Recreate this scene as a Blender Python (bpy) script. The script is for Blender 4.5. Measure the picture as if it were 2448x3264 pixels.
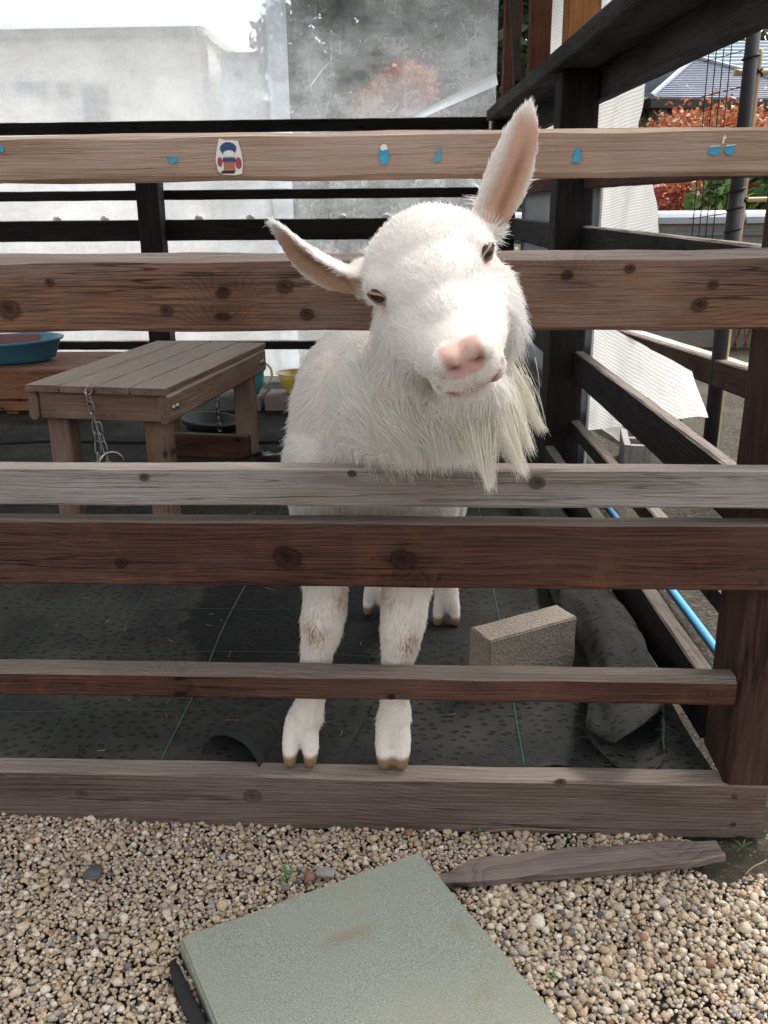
import bpy, bmesh, math, random
import numpy as np
from mathutils import Vector, Matrix, Euler, noise as mnoise
random.seed(7); rng = np.random.default_rng(7)
SC = bpy.context.scene
for _o in list(bpy.data.objects): bpy.data.objects.remove(_o)
COL = SC.collection
R = math.radians

# ---------------------------------------------------------------- camera
YAW, PITCH, ROLL, FPX = R(2.7), R(18.5), R(-0.53), 2936.0
CAM = Vector((0.0, -1.5, 1.16))
FWD = Vector((-math.sin(YAW)*math.cos(PITCH), math.cos(YAW)*math.cos(PITCH), -math.sin(PITCH)))
_r0 = Vector((math.cos(YAW), math.sin(YAW), 0)); _u0 = _r0.cross(FWD)
RGT = _r0*math.cos(ROLL) + _u0*math.sin(ROLL); UPV = -_r0*math.sin(ROLL) + _u0*math.cos(ROLL)
cd = bpy.data.cameras.new('camera'); cam = bpy.data.objects.new('camera', cd); COL.objects.link(cam)
cam.matrix_world = Matrix(((RGT.x, UPV.x, -FWD.x, CAM.x), (RGT.y, UPV.y, -FWD.y, CAM.y), (RGT.z, UPV.z, -FWD.z, CAM.z), (0, 0, 0, 1)))
cd.sensor_fit = 'VERTICAL'; cd.sensor_height = 24.0; cd.lens = 24.0*FPX/3264.0
cd.clip_start = 0.02; cd.clip_end = 900.0
SC.camera = cam

# ---------------------------------------------------------------- sky, sun, exposure (bright overcast)
SUN_EL, SUN_AZ = R(56), R(42)          # azimuth measured clockwise from +Y
w = bpy.data.worlds.new('World'); SC.world = w; w.use_nodes = True
nt = w.node_tree; nt.nodes.clear()
sky = nt.nodes.new('ShaderNodeTexSky'); sky.sky_type = 'NISHITA'; sky.sun_disc = False
sky.sun_elevation = SUN_EL; sky.sun_rotation = SUN_AZ; sky.air_density = 1.0; sky.dust_density = 4.0; sky.ozone_density = 1.0
hs = nt.nodes.new('ShaderNodeHueSaturation'); hs.inputs['Saturation'].default_value = 0.17
bg = nt.nodes.new('ShaderNodeBackground'); bg.inputs['Strength'].default_value = 0.15
wo = nt.nodes.new('ShaderNodeOutputWorld')
nt.links.new(sky.outputs[0], hs.inputs['Color']); nt.links.new(hs.outputs[0], bg.inputs[0]); nt.links.new(bg.outputs[0], wo.inputs[0])
sl = bpy.data.lights.new('sun', 'SUN'); sl.energy = 1.5; sl.angle = R(30); sl.color = (1.0, 0.97, 0.93)
so = bpy.data.objects.new('sun', sl); COL.objects.link(so)
_sd = Vector((math.sin(SUN_AZ)*math.cos(SUN_EL), math.cos(SUN_AZ)*math.cos(SUN_EL), math.sin(SUN_EL)))
so.rotation_euler = (-_sd).to_track_quat('-Z', 'Y').to_euler(); so.location = _sd*20
vs = SC.view_settings; vs.view_transform = 'Standard'; vs.look = 'None'; vs.gamma = 1.0; vs.use_curve_mapping = False
vs.exposure = 1.5
SC.cycles.max_bounces = 9; SC.cycles.diffuse_bounces = 6; SC.cycles.transparent_max_bounces = 16
SC.cycles.use_denoising = True

# ---------------------------------------------------------------- helpers
def tag(o, label=None, cat=None, group=None, kind=None):
    if label: o['label'] = label
    if cat: o['category'] = cat
    if group: o['group'] = group
    if kind: o['kind'] = kind
    return o
def empty(name, loc=(0, 0, 0), rz=0.0, parent=None):
    o = bpy.data.objects.new(name, None); COL.objects.link(o); o.location = loc; o.rotation_euler = (0, 0, rz)
    o.empty_display_size = 0.05
    if parent: o.parent = parent
    return o
def link(name, me, mat=None, parent=None, loc=(0, 0, 0), rot=(0, 0, 0)):
    o = bpy.data.objects.new(name, me); COL.objects.link(o)
    if mat is not None and len(me.materials) == 0: me.materials.append(mat)
    o.location = loc; o.rotation_euler = rot
    if parent: o.parent = parent
    return o
class MB:
    def __init__(s): s.v = []; s.f = []
    def add(s, vs_, fs):
        b = len(s.v); s.v += [tuple(p) for p in vs_]; s.f += [tuple(i+b for i in f) for f in fs]; return s
    def box(s, x0, x1, y0, y1, z0, z1, M=None, bev=0.0):
        if bev <= 0:
            P = [(x, y, z) for z in (z0, z1) for y in (y0, y1) for x in (x0, x1)]
            F = [(0, 2, 3, 1), (4, 5, 7, 6), (0, 1, 5, 4), (2, 6, 7, 3), (0, 4, 6, 2), (1, 3, 7, 5)]
        else:
            bm = bmesh.new(); bmesh.ops.create_cube(bm, size=1.0)
            for v in bm.verts: v.co = ((x0+x1)/2+v.co.x*(x1-x0), (y0+y1)/2+v.co.y*(y1-y0), (z0+z1)/2+v.co.z*(z1-z0))
            bmesh.ops.bevel(bm, geom=list(bm.edges), offset=bev, segments=2, profile=0.6, affect='EDGES')
            bm.verts.index_update(); P = [tuple(v.co) for v in bm.verts]; F = [tuple(v.index for v in f.verts) for f in bm.faces]; bm.free()
        if M is not None: P = [tuple(M @ Vector(p)) for p in P]
        return s.add(P, F)
    def tube(s, path, rad, n=10, caps=True, closed=False):
        path = [Vector(p) for p in path]; m = len(path)
        if not hasattr(rad, '__len__'): rad = [rad]*m
        T = []
        for i in range(m):
            a = path[(i-1) % m] if closed else path[max(i-1, 0)]; b = path[(i+1) % m] if closed else path[min(i+1, m-1)]
            T.append((b-a).normalized())
        ref = Vector((0, 0, 1)) if abs(T[0].z) < 0.9 else Vector((1, 0, 0))
        P = []; F = []; nrm = (ref - T[0]*ref.dot(T[0])).normalized()
        for i in range(m):
            nrm = (nrm - T[i]*nrm.dot(T[i])).normalized(); bi = T[i].cross(nrm)
            for k in range(n):
                a = 2*math.pi*k/n; P.append(path[i] + (nrm*math.cos(a) + bi*math.sin(a))*rad[i])
        for i in range(m if closed else m-1):
            j = (i+1) % m
            for k in range(n): F.append((i*n+k, i*n+(k+1) % n, j*n+(k+1) % n, j*n+k))
        if caps and not closed:
            F.append(tuple(range(n-1, -1, -1))); F.append(tuple((m-1)*n+k for k in range(n)))
        return s.add(P, F)
    def lathe(s, prof, n=28, sx=1.0, sy=1.0):
        P = [(r*math.cos(2*math.pi*k/n)*sx, r*math.sin(2*math.pi*k/n)*sy, z) for r, z in prof for k in range(n)]
        F = [(i*n+k, i*n+(k+1) % n, (i+1)*n+(k+1) % n, (i+1)*n+k) for i in range(len(prof)-1) for k in range(n)]
        return s.add(P, F)
    def mesh(s, name, smooth=False):
        me = bpy.data.meshes.new(name); me.from_pydata(s.v, [], s.f); me.validate(); me.update()
        if smooth: me.polygons.foreach_set('use_smooth', [True]*len(me.polygons))
        return me
    def build(s, name, mat=None, parent=None, loc=(0, 0, 0), rot=(0, 0, 0), smooth=False):
        return link(name, s.mesh(name, smooth), mat, parent, loc, rot)
def npmesh(name, V, F, mat=None, smooth=True, col=None):
    me = bpy.data.meshes.new(name); V = np.asarray(V, np.float32); F = np.asarray(F, np.int32); k = F.shape[1]
    me.vertices.add(len(V)); me.vertices.foreach_set('co', V.ravel())
    me.loops.add(F.size); me.loops.foreach_set('vertex_index', F.ravel())
    me.polygons.add(len(F)); me.polygons.foreach_set('loop_start', np.arange(0, F.size, k, dtype=np.int32))
    if smooth: me.polygons.foreach_set('use_smooth', np.ones(len(F), bool))
    me.update(calc_edges=True)
    if col is not None:
        a = me.color_attributes.new('Col', 'FLOAT_COLOR', 'POINT'); c = np.ones((len(V), 4), np.float32); c[:, :3] = col; a.data.foreach_set('color', c.ravel())
    if mat: me.materials.append(mat)
    return me
def plank(name, L, H, T, mat, parent=None, loc=(0, 0, 0), rot=(0, 0, 0), seed=0, cham=0.004, wob=0.0015, chft=None, wane=0.0, segs=None):
    """timber with its length along local x, thickness y (front is -y), height z; softened, slightly uneven edges"""
    rr = random.Random(seed); n = segs or max(4, int(L/0.05)); c = cham; cf = chft or (c, c)
    V = []; F = []
    h, t = H/2, T/2
    for i in range(n+1):
        x = -L/2 + L*i/n; q = [mnoise.noise(Vector((x*7+seed*3.1, k*5.3, seed*1.7))) for k in range(6)]
        wv = max(0.0, mnoise.noise(Vector((x*3.1+seed, 9.1, 2.2))))*wane
        sec = [(-t, -h+c+wv), (-t+c+wv, -h), (t-c, -h), (t, -h+c), (t, h-c), (t-c, h), (-t+cf[0], h), (-t, h-cf[1])]
        for k, (y, z) in enumerate(sec):
            V.append((x, y+wob*q[k % 6], z+wob*q[(k+2) % 6]*1.3))
    for i in range(n):
        for k in range(8): F.append((i*8+k, i*8+(k+1) % 8, (i+1)*8+(k+1) % 8, (i+1)*8+k))
    F.append(tuple(range(7, -1, -1))); F.append(tuple(n*8+k for k in range(8)))
    me = bpy.data.meshes.new(name); me.from_pydata(V, [], [f[::-1] for f in F]); me.update(); me.materials.append(mat)
    return link(name, me, None, parent, loc, rot)
def frame_rot(ax, up=(0, 0, 1)):
    ax = Vector(ax).normalized(); z = Vector(up); y = z.cross(ax).normalized(); z = ax.cross(y)
    return Matrix((ax, y, z)).transposed().to_euler()
# side fence frame: o = outward from the pen, t = away from the camera
_sa = R(2.68); SN = Vector((math.cos(_sa), math.sin(_sa), 0)); SD = Vector((-SN.y, SN.x, 0)); S0 = Vector((0.565, 0, 0))
def SP(o, t, z): return S0 + SN*o + SD*t + Vector((0, 0, z))

# ---------------------------------------------------------------- materials
def newmat(name):
    m = bpy.data.materials.new(name); m.use_nodes = True; n = m.node_tree; n.nodes.clear()
    out = n.nodes.new('ShaderNodeOutputMaterial'); return m, n, out
class NG:
    def __init__(s, nt): s.nt = nt
    def n(s, typ, **kw):
        x = s.nt.nodes.new(typ)
        for k, v in kw.items(): setattr(x, k, v)
        return x
    def l(s, a, b): s.nt.links.new(a, b)
    def set(s, sock, v):
        if isinstance(v, bpy.types.NodeSocket): s.l(v, sock)
        else: sock.default_value = v
    def m(s, op, a, b=None, c=None, clamp=False):
        x = s.n('ShaderNodeMath', operation=op, use_clamp=clamp); s.set(x.inputs[0], a)
        if b is not None: s.set(x.inputs[1], b)
        if c is not None: s.set(x.inputs[2], c)
        return x.outputs[0]
    def mr(s, v, a, b, c=0.0, d=1.0, smooth=True):
        x = s.n('ShaderNodeMapRange', interpolation_type='SMOOTHSTEP' if smooth else 'LINEAR'); s.set(x.inputs[0], v)
        for i, q in zip((1, 2, 3, 4), (a, b, c, d)): s.set(x.inputs[i], q)
        return x.outputs[0]
    def mix(s, f, a, b, mode='MIX'):
        x = s.n('ShaderNodeMix', data_type='RGBA', blend_type=mode); s.set(x.inputs[0], f)
        s.set(x.inputs[6], a if isinstance(a, bpy.types.NodeSocket) else (*a, 1)); s.set(x.inputs[7], b if isinstance(b, bpy.types.NodeSocket) else (*b, 1))
        return x.outputs[2]
    def scale(s, v, sc):
        x = s.n('ShaderNodeVectorMath', operation='MULTIPLY'); s.l(v, x.inputs[0]); x.inputs[1].default_value = sc; return x.outputs[0]
    def noise(s, v, sc, det=3.0, rough=0.55, dist=0.0):
        x = s.n('ShaderNodeTexNoise'); s.l(v, x.inputs['Vector']); x.inputs['Scale'].default_value = sc; x.inputs['Detail'].default_value = det
        x.inputs['Roughness'].default_value = rough; x.inputs['Distortion'].default_value = dist; return x.outputs['Fac']
    def voro(s, v, sc, feat='F1'):
        x = s.n('ShaderNodeTexVoronoi', feature=feat); s.l(v, x.inputs['Vector']); x.inputs['Scale'].default_value = sc; return x
    def bump(s, h, st, dist):
        x = s.n('ShaderNodeBump'); s.l(h, x.inputs['Height']); x.inputs['Strength'].default_value = st; x.inputs['Distance'].default_value = dist; return x.outputs[0]
    def bsdf(s, out, col, rough=0.7, spec=0.3, normal=None, metal=0.0):
        b = s.n('ShaderNodeBsdfPrincipled'); s.set(b.inputs['Base Color'], col if isinstance(col, bpy.types.NodeSocket) else (*col, 1)); s.set(b.inputs['Roughness'], rough)
        s.set(b.inputs['Specular IOR Level'], spec); b.inputs['Metallic'].default_value = metal
        if normal is not None: s.l(normal, b.inputs['Normal'])
        if out is not None: s.l(b.outputs[0], out.inputs[0])
        return b
def simple(name, col, rough=0.6, var=0.15, sc=20.0, bump=0.2, bd=0.003, metal=0.0, spec=0.3, dirt=None, dirt_amt=0.5):
    m, nt, out = newmat(name); g = NG(nt); tc = g.n('ShaderNodeTexCoord').outputs['Object']
    a = g.noise(tc, sc, 5); b = g.noise(tc, sc*0.17, 3)
    c = g.mix(g.m('MULTIPLY', a, 1.0), tuple(x*(1-var) for x in col), tuple(min(1, x*(1+var)) for x in col))
    if dirt: c = g.mix(g.mr(b, 0.42, 0.62, 0, dirt_amt), c, dirt)
    g.bsdf(out, c, rough, spec, g.bump(a, bump, bd) if bump else None, metal); return m
def wood(name, light, dark, worn, worn_amt=0.5, top=None, top_amt=0.7, ring=34.0, ringamt=0.5, knots=0.62, rough=0.78, bump=0.5, fleck=None, dirt=0.48):
    m, nt, out = newmat(name); g = NG(nt)
    tc = g.n('ShaderNodeTexCoord').outputs['Object']; rnd = g.n('ShaderNodeObjectInfo').outputs['Random']
    off = g.n('ShaderNodeCombineXYZ'); g.l(g.m('MULTIPLY', rnd, 71.0), off.inputs[0]); g.l(g.m('MULTIPLY', rnd, 23.0), off.inputs[1]); g.l(g.m('MULTIPLY', rnd, 37.0), off.inputs[2])
    ad = g.n('ShaderNodeVectorMath', operation='ADD'); g.l(tc, ad.inputs[0]); g.l(off.outputs[0], ad.inputs[1]); v = ad.outputs[0]
    sp = g.n('ShaderNodeSeparateXYZ'); g.l(v, sp.inputs[0])
    # knots
    kv = g.n('ShaderNodeCombineXYZ'); g.l(g.m('MULTIPLY', sp.outputs[0], 3.6), kv.inputs[0]); g.l(g.m('ADD', g.m('MULTIPLY', sp.outputs[2], 5.2), g.m('MULTIPLY', sp.outputs[1], 1.3)), kv.inputs[1])
    wv = g.n('ShaderNodeVectorMath', operation='ADD'); g.l(kv.outputs[0], wv.inputs[0])
    nn = g.n('ShaderNodeTexNoise'); g.l(v, nn.inputs['Vector']); nn.inputs['Scale'].default_value = 22; ns = g.scale(nn.outputs['Color'], (0.10, 0.10, 0)); g.l(ns, wv.inputs[1])
    vo = g.n('ShaderNodeTexVoronoi', voronoi_dimensions='2D'); g.l(wv.outputs[0], vo.inputs['Vector']); vo.inputs['Scale'].default_value = 1.0
    sc = g.n('ShaderNodeSeparateColor'); g.l(vo.outputs['Color'], sc.inputs[0])
    has = g.m('GREATER_THAN', sc.outputs[0], knots-0.14)
    core = g.m('MULTIPLY', g.mr(vo.outputs['Distance'], 0.028, 0.058, 1, 0), has); wide = g.m('MULTIPLY', g.mr(vo.outputs['Distance'], 0.0, 0.26, 1, 0), has)
    # growth rings: long slow wander along the board, bent round the knots
    st = g.scale(v, (1.0, 3.0, 4.2)); big = g.noise(st, 1.5, 2, 0.4)
    st2 = g.scale(v, (2.5, 14.0, 20.0)); mid = g.noise(st2, 1.6, 3)
    rg = g.m('ADD', g.m('MULTIPLY', g.m('ADD', sp.outputs[2], g.m('MULTIPLY', sp.outputs[1], 0.6)), ring), g.m('ADD', g.m('MULTIPLY', big, 5.0+ring*0.09), g.m('ADD', g.m('MULTIPLY', wide, 2.2+ring*0.028), g.m('MULTIPLY', mid, 1.1))))
    fr = g.m('FRACT', rg); line = g.m('POWER', fr, 2.2)
    fib = g.mr(g.noise(g.scale(v, (4.0, 130.0, 130.0)), 1.5, 3, 0.65), 0.33, 0.68); fib2 = g.noise(g.scale(v, (18.0, 60.0, 60.0)), 1.5, 4, 0.65)
    strk = g.mr(g.noise(g.scale(v, (1.3, 20.0, 26.0)), 1.7, 4, 0.62), 0.40, 0.66); dirtp = g.noise(g.scale(v, (1.1, 3.0, 4.5)), 2.3, 5, 0.68); pat = g.noise(g.scale(v, (1.6, 5.0, 7.0)), 1.6, 4, 0.6); blot = g.noise(v, 9.0, 5, 0.65)
    t = g.m('ADD', g.m('MULTIPLY', line, ringamt), g.m('ADD', g.m('MULTIPLY', g.m('SUBTRACT', fib, 0.40), 0.50), g.m('ADD', g.m('MULTIPLY', g.m('SUBTRACT', fib2, 0.5), 0.7), g.m('MULTIPLY', strk, 0.28))), clamp=True)
    c = g.mix(t, light, dark)
    if fleck: c = g.mix(g.m('MULTIPLY', g.mr(blot, 0.52, 0.70), 0.55), c, fleck)
    c = g.mix(g.m('MULTIPLY', g.mr(g.m('ADD', pat, g.m('MULTIPLY', fib2, 0.25)), 0.5, 0.78), worn_amt), c, worn)
    c = g.mix(g.m('MULTIPLY', g.mr(dirtp, 0.50, 0.72), dirt), c, tuple(q*0.62 for q in dark)); c = g.mix(g.m('MULTIPLY', wide, 0.35), c, tuple(q*0.75 for q in dark)); c = g.mix(g.m('MULTIPLY', core, 0.85), c, tuple(q*0.35 for q in dark))
    cn = g.noise(g.scale(v, (0.8, 26.0, 34.0)), 1.6, 2, 0.5); crk = g.m('MULTIPLY', g.mr(g.m('ABSOLUTE', g.m('SUBTRACT', cn, 0.5)), 0.003, 0.013, 1, 0), g.mr(dirtp, 0.44, 0.56)); c = g.mix(g.m('MULTIPLY', crk, min(0.85, dirt*1.3)), c, tuple(q*0.22 for q in dark))
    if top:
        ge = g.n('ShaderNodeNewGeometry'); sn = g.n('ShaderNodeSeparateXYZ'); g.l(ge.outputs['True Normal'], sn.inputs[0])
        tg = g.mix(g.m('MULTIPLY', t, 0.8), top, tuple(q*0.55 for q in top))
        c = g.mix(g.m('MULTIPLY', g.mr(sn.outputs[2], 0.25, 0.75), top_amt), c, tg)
    h = g.m('SUBTRACT', g.m('ADD', g.m('MULTIPLY', fib, 0.6), g.m('MULTIPLY', blot, 0.25)), g.m('ADD', g.m('MULTIPLY', line, 0.35), g.m('ADD', g.m('MULTIPLY', crk, 1.0), g.m('MULTIPLY', core, 0.8))))
    g.bsdf(out, c, g.mr(fib2, 0.2, 0.8, rough-0.1, rough+0.12, False), 0.12, g.bump(h, bump*1.3, 0.005)); return m

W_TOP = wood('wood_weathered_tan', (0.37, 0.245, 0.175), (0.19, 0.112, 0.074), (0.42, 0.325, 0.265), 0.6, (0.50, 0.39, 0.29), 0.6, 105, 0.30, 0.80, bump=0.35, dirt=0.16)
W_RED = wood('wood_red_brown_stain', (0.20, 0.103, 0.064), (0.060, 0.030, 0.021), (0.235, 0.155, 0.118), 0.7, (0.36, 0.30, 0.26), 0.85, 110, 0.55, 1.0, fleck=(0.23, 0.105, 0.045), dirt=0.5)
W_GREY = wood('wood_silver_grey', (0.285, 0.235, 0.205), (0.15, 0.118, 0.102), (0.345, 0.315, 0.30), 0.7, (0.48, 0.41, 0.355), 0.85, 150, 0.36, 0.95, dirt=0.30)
W_DRK = wood('wood_dark_red_stain', (0.095, 0.041, 0.029), (0.022, 0.0105, 0.009), (0.12, 0.066, 0.05), 0.5, (0.20, 0.165, 0.14), 0.85, 125, 0.58, 1.0, fleck=(0.16, 0.066, 0.026))
W_SILL = wood('wood_sill_grey_brown', (0.145, 0.104, 0.085), (0.058, 0.040, 0.034), (0.185, 0.142, 0.122), 0.6, (0.29, 0.235, 0.195), 0.85, 100, 0.55, 0.95)
W_POST = wood('wood_dark_brown_post', (0.062, 0.031, 0.023), (0.021, 0.0115, 0.010), (0.085, 0.052, 0.042), 0.5, (0.20, 0.165, 0.14), 0.8, 30, 0.5, 0.7)
W_BLK = wood('wood_dark_stain_backlit', (0.020, 0.015, 0.014), (0.008, 0.0065, 0.0065), (0.032, 0.027, 0.025), 0.5, (0.26, 0.215, 0.185), 0.75, 34, 0.5, 0.65, rough=0.7)  # dark stain, its colour deepened to near black for backlit shade
W_BEAM = wood('wood_dark_grey_stain', (0.042, 0.036, 0.034), (0.012, 0.0105, 0.0105), (0.085, 0.08, 0.08), 0.7, (0.17, 0.15, 0.14), 0.6, 24, 0.6, 0.65)
W_STUD = wood('wood_mahogany_stud', (0.15, 0.058, 0.038), (0.068, 0.026, 0.018), (0.19, 0.085, 0.055), 0.4, None, 0, 30, 0.4, 0.8)
W_ORNG = wood('wood_orange_stud', (0.40, 0.165, 0.06), (0.22, 0.08, 0.03), (0.45, 0.21, 0.09), 0.4, None, 0, 30, 0.4, 0.8)
W_BENCH = wood('wood_bench_brown', (0.225, 0.135, 0.092), (0.105, 0.060, 0.042), (0.29, 0.215, 0.175), 0.6, (0.47, 0.385, 0.32), 0.9, 110, 0.4, 0.7, fleck=(0.25, 0.13, 0.05))
W_DECK = wood('wood_deck_orange', (0.26, 0.115, 0.052), (0.125, 0.05, 0.025), (0.30, 0.16, 0.09), 0.4, (0.23, 0.125, 0.10), 0.8, 30, 0.35, 0.8)
METAL = simple('metal_zinc', (0.42, 0.42, 0.42), 0.38, 0.2, 60, 0.1, 0.001, metal=1.0, dirt=(0.22, 0.19, 0.17))
SCREW = simple('metal_dark_screw', (0.05, 0.045, 0.042), 0.55, 0.3, 80, 0.2, 0.001, metal=0.6)
# ================================================================ GROUND
def soil_mat():
    m, nt, out = newmat('soil'); g = NG(nt); tc = g.n('ShaderNodeTexCoord').outputs['Object']
    a = g.noise(tc, 55, 6, 0.7); b = g.noise(tc, 3.0, 4); v = g.voro(tc, 55)
    a = g.mr(a, 0.3, 0.7); c = g.mix(a, (0.028, 0.023, 0.017), (0.115, 0.098, 0.074)); c = g.mix(g.m('MULTIPLY', g.mr(b, 0.45, 0.62), 0.6), c, (0.115, 0.105, 0.072))
    c = g.mix(g.m('MULTIPLY', g.mr(v.outputs['Distance'], 0.14, 0.22, 1, 0), 0.6), c, (0.26, 0.24, 0.21))
    h = g.m('SUBTRACT', a, g.m('MULTIPLY', v.outputs['Distance'], 0.6)); g.bsdf(out, c, 0.9, 0.2, g.bump(h, 0.9, 0.012)); return m
SOIL = soil_mat()
def ground_z(x, y):
    k = max(0.0, min(1.0, (x-0.60)/0.12)); k = k*k*(3-2*k)
    f = max(0.0, min(1.0, (y+0.05)/0.25)); f = f*f*(3-2*f)
    b = max(0.0, min(1.0, (y-5.0)/3.0))
    z = -0.012 + 0.062*k*f
    z = z*(1-b) + 0.03*b
    return z + 0.006*mnoise.noise(Vector((x*6, y*6, 1.0)))*(1.0 if abs(x) < 5 and y < 9 else 0)
def axis(lo, hi, d, far):
    a = list(np.arange(lo, hi+1e-6, d)); s = d; q = hi; right = []
    while q < far: s *= 1.5; q += s; right.append(q)
    s = d; q = lo; left = []
    while q > -far: s *= 1.5; q -= s; left.append(q)
    return left[::-1]+a+right
gx, gy = axis(-3, 4, 0.07, 400), axis(-2, 8, 0.07, 400)
V = [(x, y, ground_z(x, y)) for y in gy for x in gx]; nx = len(gx)
F = [(j*nx+i, j*nx+i+1, (j+1)*nx+i+1, (j+1)*nx+i) for j in range(len(gy)-1) for i in range(nx-1)]
tag(link('ground', npmesh('ground', V, F, SOIL)), 'bare dark soil ground under and around the pen', 'ground', kind='structure')

# ---- gravel: thousands of loose pebbles, one mass
def ico(sub):
    bm = bmesh.new(); bmesh.ops.create_icosphere(bm, subdivisions=sub, radius=1.0); bm.verts.index_update()
    v = np.array([q.co[:] for q in bm.verts]); f = np.array([[p.index for p in q.verts] for q in bm.faces]); bm.free(); return v, f
def pebble_template(sub, k):
    v, f = ico(sub); r = np.random.default_rng(100+k)
    o = np.ones(len(v))
    for i in range(12):                             # chip flats off the ball
        d = r.normal(size=3); d /= np.linalg.norm(d); s = v @ d; cut = r.uniform(0.55, 0.88); o = np.minimum(o, np.where(s > cut, cut/np.maximum(s, 1e-3), 1.0))
    v = v*o[:, None]*(1+0.06*np.sin(v @ r.normal(size=3)*5)[:, None]); return v*np.array([1, r.uniform(.72, .95), r.uniform(.6, .82)]), f
SLAB = [(-0.396, -0.316), (-0.008, -0.092), (0.216, -0.480), (-0.172, -0.704)]    # plan of the stone slab, clockwise
def in_slab(x, y, gr=0.0):
    p = SLAB
    for i in range(4):
        ax, ay = p[i]; bx, by = p[(i+1) % 4]; ex, ey = bx-ax, by-ay
        if (ex*(y-ay)-ey*(x-ax))/math.hypot(ex, ey) > gr: return False
    return True
TP = [[pebble_template(2, k) for k in range(9)], [pebble_template(1, k) for k in range(6)]]
PV, PF, PC = [], [], []; base = 0
PAL = np.array([(.52, .42, .30), (.58, .49, .37), (.47, .36, .25), (.62, .55, .44), (.50, .40, .30), (.55, .43, .29), (.44, .37, .29), (.66, .60, .50), (.40, .30, .21), (.36, .33, .29)])
DARKP = np.array([(.10, .105, .115), (.16, .16, .165), (.22, .21, .20), (.30, .16, .10)])
def add_pebble(x, y, z, s, lod):
    global base
    v, f = TP[lod][rng.integers(len(TP[lod]))]
    e = Euler((rng.uniform(-.5, .5), rng.uniform(-.5, .5), rng.uniform(0, 6.28))).to_matrix(); M = np.array(e)
    vv = (v*s*rng.uniform(.85, 1.15, 3)) @ M.T + (x, y, z)
    c = PAL[rng.integers(len(PAL))] if rng.random() > 0.045 else DARKP[rng.integers(4)]
    c = np.clip(c*rng.uniform(.98, 1.18), 0, .8)
    PV.append(vv); PF.append(f+base); PC.append(np.repeat(c[None], len(v), 0)); base += len(v)
pitch = 0.0121
for layer in range(3):
    for j in range(int(1.45/pitch)):
        for i in range(int(3.0/pitch)):
            x = -1.5+i*pitch+rng.uniform(-.5, .5)*pitch+(j % 2)*pitch/2; y = -1.40+j*pitch+rng.uniform(-.5, .5)*pitch
            if y > 0.004 or in_slab(x, y, 0.002): continue
            vis = -0.95 < x < 0.9 and y > -0.62
            if not vis and (layer >= 1 or rng.random() < 0.45): continue
            d = mnoise.noise(Vector((x*5.5+3, y*5.5, 0.3)))*0.7 + mnoise.noise(Vector((x*14, y*14, 4.0)))*0.45
            bare = max(0.0, min(1.0, (x+0.02)/0.35))*0.30 + max(0, min(1, (x-0.42)/0.15))*max(0, min(1, (y+0.14)/0.1))*0.55
            if d < -0.95+bare*1.45: continue
            if layer >= 1 and (d < -0.8+bare*2.0 or rng.random() < 0.12): continue
            s = rng.lognormal(math.log(0.0058 if x < .1 else 0.0067), 0.27)*(0.62 if layer == 2 else 1.0); hz = 0.010*mnoise.noise(Vector((x*3, y*3, 7)))
            rise = max(0.0, -x-0.1)*0.022*max(0, min(1, (y+0.5)/0.4))
            add_pebble(x, y, -0.004+hz*0.5+rise+(s*0.2, 0.006+s*0.4, 0.003+s*0.3)[layer], s, 0 if vis and layer < 2 else 1)
for j in range(int(0.66/0.0092)):                     # fine grit filling the gaps
    for i in range(int(1.86/0.0092)):
        x = -0.95+i*0.0092+rng.uniform(-.5, .5)*0.009; y = -0.64+j*0.0092+rng.uniform(-.5, .5)*0.009
        if y > 0.004 or in_slab(x, y, 0.002): continue
        d = mnoise.noise(Vector((x*5.5+3, y*5.5, 0.3)))*0.7 + mnoise.noise(Vector((x*14, y*14, 4.0)))*0.45
        bare = max(0.0, min(1.0, (x+0.02)/0.35))*0.30 + max(0, min(1, (x-0.42)/0.15))*max(0, min(1, (y+0.14)/0.1))*0.55
        if d < -0.9+bare*1.5: continue
        add_pebble(x, y, 0.0015+0.005*mnoise.noise(Vector((x*3, y*3, 7)))+max(0.0, -x-0.1)*0.022*max(0, min(1, (y+0.5)/0.4)), rng.uniform(.0040, .0060), 1)
def pebble_mat():
    m, nt, out = newmat('pebble'); g = NG(nt); tc = g.n('ShaderNodeTexCoord').outputs['Object']
    vc = g.n('ShaderNodeVertexColor', layer_name='Col').outputs[0]
    a = g.noise(tc, 420, 3, 0.7); b = g.noise(tc, 90, 3); c = g.mix(g.mr(a, 0.3, 0.75, 0, 1), g.mix(1.0, vc, (0.62, 0.58, 0.54), 'MULTIPLY'), g.mix(1.0, vc, (1.12, 1.12, 1.12), 'MULTIPLY'))
    c = g.mix(g.m('MULTIPLY', g.mr(b, 0.5, 0.75), 0.3), c, (0.30, 0.22, 0.14)); g.bsdf(out, c, 0.82, 0.25, g.bump(a, 0.35, 0.0015)); return m
PEB = pebble_mat()
gm = npmesh('gravel', np.vstack(PV), np.vstack(PF), PEB, False, np.vstack(PC))
tag(link('gravel', gm), 'loose tan and grey gravel spread in front of the fence', 'gravel', kind='stuff')

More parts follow.
